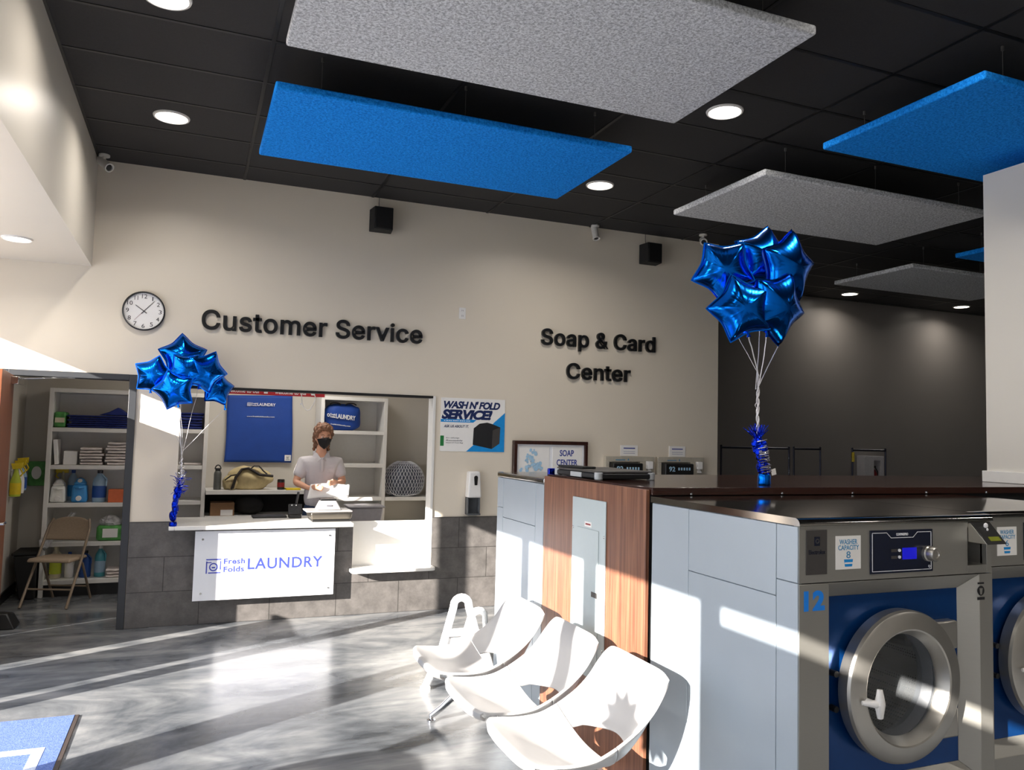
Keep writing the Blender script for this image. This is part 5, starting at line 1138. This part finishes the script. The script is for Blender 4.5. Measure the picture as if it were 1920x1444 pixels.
    b = B(); b.lathe([(0, 0), (0.038, 0), (0.040, 0.006), (0.040, 0.17), (0.036, 0.19), (0.026, 0.205), (0, 0.205)], (0.287, 9.22, 1.0625), (0, 0, 1), 24); P('body', b, 'bottle_grey', t)
    b = B(); b.lathe([(0, 0), (0.028, 0), (0.028, 0.03), (0, 0.03)], (0.287, 9.22, 1.266), (0, 0, 1), 20); b.tube([(0.287-0.030*math.cos(PI*k/8), 9.22, 1.285+0.045*math.sin(PI*k/8)) for k in range(9)], 0.006, 8); P('lid', b, 'black', t)
    t = thing('duffel_bag', (0.62, 9.28, 1.062), 'tan canvas duffel bag with black straps on the back counter', 'bag')
    b = B(); vs = b.ball((0.63, 9.28, 1.165), 1.0, (0.235, 0.13, 0.125), 4, 0.22, 2.6, 6)
    for v in vs:
        v.co.z = max(v.co.z, 1.064); k = (v.co.x-0.40)/0.45
        if v.co.z > 1.12: v.co.z += 0.05*max(0, 1-abs(k-0.35)*2.2)
    P('body', b, 'tan', t, ang=80)
    b = B(); vs = b.ball((0.425, 9.25, 1.13), 1.0, (0.085, 0.10, 0.085), 3, 0.3, 3, 3)
    for v in vs: v.co.z = max(v.co.z, 1.064)
    P('end_pocket', b, 'tan', t, ang=80)
    b = B(); b.tube([(0.44, 9.12, 1.08), (0.47, 9.13, 1.20), (0.53, 9.17, 1.285), (0.60, 9.17, 1.30), (0.72, 9.14, 1.23), (0.86, 9.16, 1.215)], 0.030, 8, flat=0.5); b.tube([(0.62, 9.18, 1.29), (0.66, 9.18, 1.325), (0.71, 9.17, 1.325), (0.76, 9.17, 1.27), (0.80, 9.16, 1.235)], 0.013, 8, flat=0.6); b.tube([(0.36, 9.15, 1.17), (0.42, 9.14, 1.22), (0.50, 9.14, 1.235)], 0.015, 8, flat=0.5); b.tube([(0.43, 9.13, 1.075), (0.455, 9.12, 1.14), (0.47, 9.13, 1.21)], 0.034, 8, flat=0.4); P('strap', b, 'strap', t)
    t = thing('drink_can', (0.955, 9.2, 1.062), 'dark red and black can on the back counter beside the attendant', 'can')
    b = B(); b.lathe([(0, 0), (0.036, 0), (0.040, 0.008), (0.040, 0.105), (0.036, 0.115), (0, 0.115)], (0.955, 9.2, 1.0625), (0, 0, 1), 24); P('body', b, 'black', t)
    b = B(); b.lathe([(0.0402, 0.03), (0.0410, 0.031), (0.0410, 0.08), (0.0402, 0.081)], (0.955, 9.2, 1.0625), (0, 0, 1), 24); P('label_band', b, 'ext_red', t)
    t = thing('yellow_pad', (1.08, 9.17, 1.062), 'flat yellow pad at the edge of the back counter', 'pad')
    b = B(); b.box(1.0, 1.16, 9.12, 9.24, 1.0625, 1.082, 0.1); P('block', b, 'yellow', t, bevel=0.003)
    t = thing('cardboard_box', (0.345, 9.27, 0.785), 'brown cardboard box under the back counter', 'box')
    b = B(); b.box(0.225, 0.47, 9.15, 9.42, 0.786, 0.925); P('carton', b, 'card', t, bevel=0.003)
    bx('address_label', 0.33, 0.455, 9.147, 9.150, 0.79, 0.85, 'paper', t, 0)
    t = thing('backpack', (0.62, 9.28, 0.785), 'black backpack lying under the back counter', 'bag')
    b = B(); vs = b.ball((0.625, 9.28, 0.893), 1.0, (0.155, 0.12, 0.112), 3, 0.2, 3, 12)
    for v in vs: v.co.z = max(v.co.z, 0.787); v.co.z = min(v.co.z, 1.012)
    P('body', b, 'black_matte', t, ang=80)
    t = thing('laundry_basket', (1.84, 8.88, 0.543), 'grey plastic laundry basket with round holes behind the scale', 'basket')
    b = B(); x0, x1, y0, y1, z0, z1 = 1.66, 2.04, 8.80, 9.10, 0.0, 0.90
    b.hull8([(x0+0.03, y0+0.03, 0.50), (x1-0.03, y0+0.03, 0.50), (x1-0.03, y1-0.03, 0.50), (x0+0.03, y1-0.03, 0.50)], [(x0, y0, 0.885), (x1, y0, 0.885), (x1, y1, 0.885), (x0, y1, 0.885)]); P('tub', b, 'basket', t, bevel=0.02)
    b = B(); b.box(x0-0.015, x1+0.015, y0-0.015, y1+0.015, 0.885, 0.905); P('rim', b, 'basket', t, bevel=0.008)
    b = B()
    for k in range(6):
        for z in (0.77, 0.70): b.lathe([(0, 0), (0.017, 0), (0.017, 0.004), (0, 0.004)], (x0+0.055+0.054*k, y0+0.006+(0.885-z)*0.085, z), (0, -1, 0.08), 14)
    P('hole_pattern', b, 'black_matte', t)
    t = thing('stool', (1.84, 8.95, 0), 'low dark stool under the grey laundry basket', 'stool')
    b = B(); b.box(1.68, 2.02, 8.82, 9.08, 0.46, 0.498); P('seat', b, 'black', t, bevel=0.005)
    for x in (1.70, 2.0):
        for y in (8.84, 9.06): b = B(); b.cyl((x, y, 0), (x, y, 0.46), 0.014); P('leg', b, 'black', t)
    cloth_stack('folded_bags', -0.13, 0.115, 9.16, 9.45, 1.713, 6, 0.03, 'blue_dark_cloth', 'pile of folded navy bags behind the balloon strings', 'bags', None, 31, 0.02)
    cloth_stack('folded_cloth_pile', -0.06, 0.11, 9.16, 9.42, 1.328, 1, 0.022, 'towel', 'thin folded cream cloth on the narrow shelf behind the balloon strings', 'cloths', None, 33)
    # banner and string at the top of the service window
    t = thing('welcome_banner', (0.72, 7.82, 2.06), 'narrow red banner with white lettering along the top of the service window', 'banner')
    bx('strip', 0.20, 1.19, 7.82, 7.824, 2.058, 2.135, 'red', t, 0)
    for k, x in enumerate((0.285, 0.72)): b = B(); text(b, 'welcome to our', x, x+0.30, 2.072, 2.112, 7.8185, 0.0014, 0.02); P('lettering', b, 'print_white', t)
    for x in (0.62, 1.06): b = B(); b.prism([(x, 7.8185, 2.072), (x+0.035, 7.8185, 2.072), (x+0.035, 7.8185, 2.09), (x+0.0175, 7.8185, 2.105), (x, 7.8185, 2.09)], (0, 0.0014, 0)); P('house_mark', b, 'print_white', t)
    t = thing('white_string', (1.04, 7.80, 1.92), 'loop of white string hanging from the top of the service window', 'string')
    b = B(); b.tube([(0.965, 7.80, 2.10), (0.97, 7.80, 2.02), (0.985, 7.80, 1.96), (1.02, 7.80, 1.925), (1.05, 7.80, 1.93), (1.085, 7.80, 1.99), (1.10, 7.80, 2.05), (1.085, 7.80, 2.085), (1.05, 7.80, 2.09)], 0.0045, 8); P('cord', b, 'paper', t)
    b = B(); b.ball((0.966, 7.80, 1.985), 0.010); P('bead', b, 'paper', t)
storage()

# ------------------------------------------------------------------ counter equipment
def till():
    x0, x1, ya, yb, z = 1.065, 1.475-0.02, 7.56, 7.90, 0.878
    t = thing('counter_scale', (1.26, 7.72, z), 'steel topped counter scale with grey column on the service counter', 'scale')
    b = B(); b.box(x0+0.02, x1-0.02, ya+0.02, yb-0.02, z+0.0005, z+0.022); P('base', b, 'black', t, bevel=0.004)
    b = B(); b.hull8([(x0+0.01, ya+0.01, z+0.022), (x1-0.01, ya+0.01, z+0.022), (x1-0.01, yb, z+0.022), (x0+0.01, yb, z+0.022)], [(x0, ya, z+0.085), (x1, ya, z+0.085), (x1, yb, z+0.085), (x0, yb, z+0.085)]); P('weighing_pan', b, 'metal_grey', t, bevel=0.014, seg=3)
    b = B(); b.box(x0-0.03, x1+0.01, ya+0.05, yb+0.02, z+0.085, z+0.098); P('platter', b, 'scale_white', t, bevel=0.004)
    b = B(); b.hull8([(1.135, 7.68, z+0.098), (1.375, 7.68, z+0.098), (1.375, 7.84, z+0.098), (1.135, 7.84, z+0.098)], [(1.175, 7.70, z+0.185), (1.325, 7.70, z+0.185), (1.325, 7.82, z+0.185), (1.175, 7.82, z+0.185)]); P('column', b, 'scale_white', t, bevel=0.012, seg=3)
    b = B(); b.box(1.175, 1.325, 7.72, 7.81, z+0.185, z+0.202); P('column_cap', b, 'black', t, bevel=0.004)
    bx('column_print', 1.23, 1.28, 7.684, 7.689, z+0.135, z+0.147, 'ink_grey', t, 0)
    t = thing('card_terminal', (0.98, 7.86, z), 'dark card terminal on a stand beside the counter scale', 'terminal')
    b = B(); b.box(0.915, 1.03, 7.93, 8.06, z+0.0005, z+0.03); b.tube([(0.975, 8.0, z+0.03), (0.985, 8.0, z+0.15), (1.0, 7.99, z+0.25)], 0.012); P('stand', b, 'black', t, bevel=0.004)
    b = B(); vs = b.box(0.905, 1.035, 7.94, 7.965, z+0.035, z+0.135); b.rot(vs, -0.25, 'X', (0.97, 7.95, z+0.04)); P('keypad', b, 'case_black', t, bevel=0.005)
    for ix in (0.935, 0.975): b = B(); b.ball((ix, 7.935, z+0.127), 0.008); P('indicator', b, 'chrome', t)
    t = thing('keyboard_tray', (0.75, 8.06, z), 'flat black tray on the back edge of the service counter', 'tray')
    b = B(); b.box(0.58, 0.90, 7.98, 8.16, z+0.0005, z+0.018); P('body', b, 'black', t, bevel=0.004)
    t = thing('paper_form', (1.33, 8.28, 1.04), 'white paper form held open in the attendant\'s hands', 'paper')
    b = B()
    def sheet(u, v): return Vector((1.120+0.42*u+0.040*v-0.02*u*v, 8.272+0.05*v+0.020*math.sin(u*3.1)-0.02*u, 1.035+0.145*v+0.010*math.sin(u*4)+0.012*u*(1-v)))
    b.grid(sheet, 16, 6); P('sheet', b, 'paper', t, mods=(('SOLIDIFY', dict(thickness=0.0015)),))
    b = B(); b.tube([(1.525, 8.245, 1.07), (1.54, 8.29, 1.175)], 0.014, 10); P('rolled_edge', b, 'paper', t)
till()

# ------------------------------------------------------------------ attendant
def skin(bones, sub=1, root=0):
    """bones: {name: (pos, radius, parent)}; returns an evaluated mesh"""
    names = list(bones); me = bpy.data.meshes.new('s'); me.from_pydata([bones[n][0] for n in names], [(names.index(bones[n][2]), i) for i, n in enumerate(names) if bones[n][2]], [])
    o = bpy.data.objects.new('s', me); COL.objects.link(o)
    o.modifiers.new('k', 'SKIN'); sk = me.skin_vertices[0] if me.skin_vertices else None
    if sk is None: me.attributes; 
    for i, n in enumerate(names):
        r = bones[n][1]; r = r if isinstance(r, tuple) else (r, r); me.skin_vertices[0].data[i].radius = r; me.skin_vertices[0].data[i].use_root = (i == root)
    m = o.modifiers.new('d', 'SUBSURF'); m.levels = m.render_levels = sub
    dg = bpy.context.evaluated_depsgraph_get(); dg.update(); r = bpy.data.meshes.new_from_object(o.evaluated_get(dg)); bpy.data.objects.remove(o); bpy.data.meshes.remove(me); return r
def head_shape(c, yaw, grow=0.0):
    """returns fn(theta, phi) for a head, theta around (0 = face), phi -pi/2..pi/2"""
    q = Matrix.Rotation(yaw, 3, 'Z')
    def f(th, ph):
        s, co = math.sin(ph), math.cos(ph); fx, fy = math.sin(th)*co, -math.cos(th)*co
        wx, wy, wz = 0.079, 0.100, 0.121
        jaw = 1.0 if s > -0.1 else 1.0-0.34*min(1, (-s-0.1)/0.8)**1.2
        p = Vector((fx*wx*jaw, fy*wy*(jaw if fy > 0 else 1.0-0.12*max(0, -s)), s*wz))
        front = max(0, math.cos(th))*co
        if fy < 0:
            p.y -= 0.022*math.exp(-(math.sin(th)*co/0.20)**2-((s+0.16)/0.17)**2)             # nose
            p.y += 0.010*math.exp(-((abs(math.sin(th)*co)-0.40)/0.18)**2-((s-0.05)/0.12)**2)   # eye sockets
            p.y -= 0.006*math.exp(-((s-0.20)/0.08)**2)*front                                    # brow
            p.y -= 0.010*math.exp(-(math.sin(th)*co/0.3)**2-((s+0.80)/0.16)**2)                # chin
            p.y -= 0.005*math.exp(-(math.sin(th)*co/0.3)**2-((s+0.48)/0.07)**2)                # lips
        if grow: p += p.normalized()*grow
        return Vector(c) + q @ p
    return f
def person():
    base = Vector((1.25, 8.27, 0))
    t = P_body = None
    cx, cy = 1.292, 8.60; hc = (1.305, 8.565, 1.658); yaw = 0.15
    J = {}
    def a(n, x, y, z, r, p): J[n] = ((cx+x, cy+y, z), r, p)
    a('pelvis', 0, 0, 0.93, (0.11, 0.085), None); a('waist', 0, 0, 1.08, (0.125, 0.085), 'pelvis'); a('chest', 0, 0.0, 1.28, (0.155, 0.105), 'waist'); a('upper', 0, 0.0, 1.40, (0.13, 0.085), 'chest'); a('neck', 0, -0.01, 1.48, 0.055, 'upper'); a('skull', 0, -0.03, 1.60, 0.055, 'neck')
    for s, n in ((-1, 'r'), (1, 'l')):
        a('hip'+n, s*0.09, 0, 0.86, 0.068, 'pelvis'); a('knee'+n, s*0.10, -0.01, 0.48, 0.058, 'hip'+n); a('ank'+n, s*0.105, 0.02, 0.09, 0.038, 'knee'+n); a('toe'+n, s*0.115, -0.15, 0.035, (0.04, 0.03), 'ank'+n)
        a('sh'+n, s*0.165, 0, 1.392, 0.055, 'upper')
    arm = {'r': ((-0.258, -0.05, 1.185), (-0.150, -0.250, 1.140), (-0.088, -0.288, 1.146)), 'l': ((0.236, -0.05, 1.190), (0.155, -0.225, 1.190), (0.100, -0.272, 1.196))}
    for n, s in (('r', 1), ('l', -1)):
        e, w, h = arm[n]; a('el'+n, *e, 0.041, 'sh'+n); a('fa'+n, *(Vector(e).lerp(Vector(w), 0.45)), 0.037, 'el'+n); a('wr'+n, *w, 0.026, 'fa'+n); a('pm'+n, *h, (0.034, 0.018), 'wr'+n)
        H = Vector(h); d = (H-Vector(w)).normalized()
        for k in range(4):
            o = Vector((0, 0.010*(k-1.5)*s*0, 0.016*(1.5-k))); L = (0.040, 0.046, 0.043, 0.034)[k]
            k1 = H + d*0.028 + o; k2 = k1 + d*L*0.7 + Vector((0, -0.012, -0.006)); k3 = k2 + Vector((d.x*0.4, 0.016, -0.022)).normalized()*L*0.7
            a(f'f{k}a{n}', *k1, 0.0092, 'pm'+n); a(f'f{k}b{n}', *k2, 0.0085, f'f{k}a{n}'); a(f'f{k}c{n}', *k3, 0.0072, f'f{k}b{n}')
        th = H + Vector((0, -0.012, 0.028)); a('ta'+n, *th, 0.011, 'pm'+n); a('tb'+n, *(th+d*0.028+Vector((0, -0.016, 0.004))), 0.009, 'ta'+n)
    me = skin(J, 2)
    b = B(); b.mesh(me); bpy.data.meshes.remove(me)
    f = head_shape(hc, yaw); n, m = 48, 32
    g = [[b.b.verts.new(f(2*PI*i/n, -PI/2+PI*j/m)) for i in range(n)] for j in range(1, m)]
    lo, hi = b.b.verts.new(f(0, -PI/2)), b.b.verts.new(f(0, PI/2))
    for j in range(len(g)-1):
        for i in range(n): b.b.faces.new((g[j][i], g[j][(i+1) % n], g[j+1][(i+1) % n], g[j+1][i]))
    for i in range(n): b.b.faces.new((lo, g[0][(i+1) % n], g[0][i])); b.b.faces.new((hi, g[-1][i], g[-1][(i+1) % n]))
    q = Matrix.Rotation(yaw, 3, 'Z')
    def hp(x, y, z): return Vector(hc) + q @ Vector((x, y, z))
    for s in (-1, 1):                                            # ears
        b.ball(hp(s*0.079, 0.008, -0.005), 0.03, (0.28, 0.55, 1.0), 2)
    body = P('person', b, 'skin', None, ang=180, mods=(('REMESH', dict(mode='VOXEL', voxel_size=0.0055, use_smooth_shade=True)), ('SMOOTH', dict(factor=0.5, iterations=3))), loc=(cx, cy, 0))
    t = tag(body, 'person in a pale polo shirt and black face mask standing behind the counter holding papers', 'person')
    for s in (-1, 1):
        b = B(); b.ball(hp(s*0.031, -0.079, 0.006), 0.0125, (1.15, 0.8, 0.75), 2); e = P('eye', b, 'eye_white', t)
        b = B(); b.ball(hp(s*0.031+0.001, -0.0875, 0.006), 0.0058, (1, 0.5, 1), 2); P('iris', b, 'iris', e)
        b = B(); b.tube([hp(s*0.014, -0.096, 0.026), hp(s*0.032, -0.094, 0.032), hp(s*0.050, -0.082, 0.027)], [0.004, 0.0048, 0.003], 8, flat=0.7); P('eyebrow', b, 'hair', t)
    # face mask
    fm = head_shape(hc, yaw, 0.006); b = B()
    def mk_(u, v):
        th = (2*u-1)*1.15; top = -0.02-0.10*abs(2*u-1)**1.5+0.06*math.exp(-((2*u-1)/0.25)**2); bot = -1.22+0.52*abs(2*u-1)**1.6
        p = fm(th, bot+(top-bot)*v); k = math.exp(-((2*u-1)/0.45)**2)*math.sin(PI*v); return p + q @ Vector((0, -0.012*k, 0))
    b.grid(mk_, 24, 14); mo = P('face_mask', b, 'mask', t, ang=180, mods=(('SOLIDIFY', dict(thickness=0.003)), ('SUBSURF', dict(levels=1, render_levels=1))))
    b = B()
    for s in (-1, 1): b.tube([hp(s*0.071, -0.040, -0.03), hp(s*0.083, 0.0, 0.015), hp(s*0.084, 0.018, -0.01), hp(s*0.066, -0.03, -0.075)], 0.0022, 6)
    P('ear_loop', b, 'mask', mo)
    # hair: crown, wavy fringe, longer sides and nape
    rr = random.Random(4); b = B()
    for k in range(520):
        th = rr.uniform(-PI, PI); s = rr.uniform(-0.75, 1.0); at_ = abs(th)
        lim = 0.66 if at_ < 0.75 else (0.66-(at_-0.75)*0.9 if at_ < 1.25 else (0.05 if at_ < 1.95 else -0.80))
        if 1.30 < at_ < 1.72 and s < 0.18: continue
        if s < lim: continue
        ph = math.asin(max(-1, min(1, s))); g0 = head_shape(hc, yaw, 0.006+0.012*rr.random()+(0.010 if s > 0.55 else 0)); p = g0(th, ph); p2 = g0(th+rr.uniform(-0.18, 0.18), ph-0.16)
        b.ball((p+p2)/2, 0.016+0.010*rr.random(), (1.0, 1.0, 1.25), 1, 0.5, 8, k)
    for k in range(90):                                          # nape and curls beside the neck
        s_ = rr.choice((-1, 1)); z = rr.uniform(-0.135, -0.02); p = hp(s_*(0.060+0.016*rr.random()+0.02*max(0, -z-0.06)*6), 0.045+0.04*rr.random(), z); b.ball(p, 0.009+0.007*rr.random(), (1, 1, 1.3), 1, 0.5, 8, k)
    for k in range(40): p = hp(rr.uniform(-0.065, 0.065), 0.09+0.01*rr.random(), rr.uniform(-0.12, 0.0)); b.ball(p, 0.018, (1, 0.8, 1.2), 1, 0.4, 8, k)
    for k in range(34):
        u = k/33*2-1; p = hp(0.072*u, -0.080+0.055*u*u-0.006*rr.random(), 0.088+0.018*rr.random()-0.022*u*u); b.ball(p, 0.012+0.007*rr.random(), (1, 0.8, 1.3), 1, 0.5, 8, k)
    P('hair', b, 'hair', t, ang=180, mods=(('REMESH', dict(mode='VOXEL', voxel_size=0.0045, use_smooth_shade=True)), ('SMOOTH', dict(factor=0.5, iterations=2))))
    # polo shirt
    S = {}
    def s_(n, x, y, z, r, p): S[n] = ((cx+x, cy+y, z), r, p)
    s_('hem', 0, 0, 0.885, (0.184, 0.142), None); s_('waist', 0, 0, 1.06, (0.170, 0.128), 'hem'); s_('chest', 0, 0, 1.28, (0.182, 0.130), 'waist'); s_('up', 0, 0.005, 1.395, (0.158, 0.106), 'chest'); s_('nk', 0, 0.0, 1.462, (0.082, 0.074), 'up')
    for sg, n in ((-1, 'r'), (1, 'l')):
        e = arm[n][0]; s_('sh'+n, sg*0.172, 0.0, 1.385, 0.085, 'up'); m_ = Vector((sg*0.172, 0, 1.385)).lerp(Vector(e), 0.45); s_('m'+n, *m_, 0.074, 'sh'+n); m_ = Vector((sg*0.172, 0, 1.385)).lerp(Vector(e), 0.80); s_('c'+n, *m_, 0.072, 'm'+n)
    me = skin(S, 2); b = B(); b.mesh(me); bpy.data.meshes.remove(me)
    for v in b.b.verts:
        p = v.co; k = noise.noise(Vector((p.x*9, p.y*9, p.z*5)))*0.010 + noise.noise(Vector((p.x*22+p.z*8, p.y*20, p.z*7)))*0.005; d = Vector((p.x-cx, p.y-cy, 0))
        if d.length > 0.02: v.co += d.normalized()*k
    sh = P('polo_shirt', b, 'shirt', t, ang=180, mods=(('REMESH', dict(mode='VOXEL', voxel_size=0.007, use_smooth_shade=True)), ('SMOOTH', dict(factor=0.5, iterations=2))))
    b = B()
    for sg in (-1, 1):
        b.prism([(cx+sg*0.006, cy-0.098, 1.435), (cx+sg*0.050, cy-0.092, 1.405), (cx+sg*0.094, cy-0.050, 1.462), (cx+sg*0.070, cy-0.035, 1.505), (cx+sg*0.052, cy-0.062, 1.500)], (0, 0.010, -0.004))
    b.tube([(cx+0.070*math.cos(u), cy-0.005+0.060*math.sin(u), 1.495) for u in [PI*(-0.15+1.3*k/16) for k in range(17)]], 0.016, 8, flat=1.4)
    P('collar', b, 'shirt', sh, bevel=0.003)
    b = B(); b.box(cx-0.012, cx+0.012, cy-0.136, cy-0.124, 1.30, 1.425); P('placket', b, 'shirt', sh, bevel=0.003)
    # trousers and shoes
    S = {}
    s_('hip', 0, 0, 0.93, (0.160, 0.118), None); s_('wst', 0, 0, 1.03, (0.145, 0.108), 'hip')
    for sg, n in ((-1, 'r'), (1, 'l')): s_('t'+n, sg*0.092, 0, 0.83, 0.098, 'hip'); s_('k'+n, sg*0.10, -0.01, 0.48, 0.074, 't'+n); s_('a'+n, sg*0.105, 0.02, 0.085, 0.062, 'k'+n)
    me = skin(S, 2); b = B(); b.mesh(me); bpy.data.meshes.remove(me); P('trousers', b, 'pants', t, ang=180)
    for sg in (-1, 1):
        b = B(); b.ball((cx+sg*0.112, cy-0.07, 0.046), 1, (0.05, 0.145, 0.048), 3); P('shoe', b, 'black', t)
person()
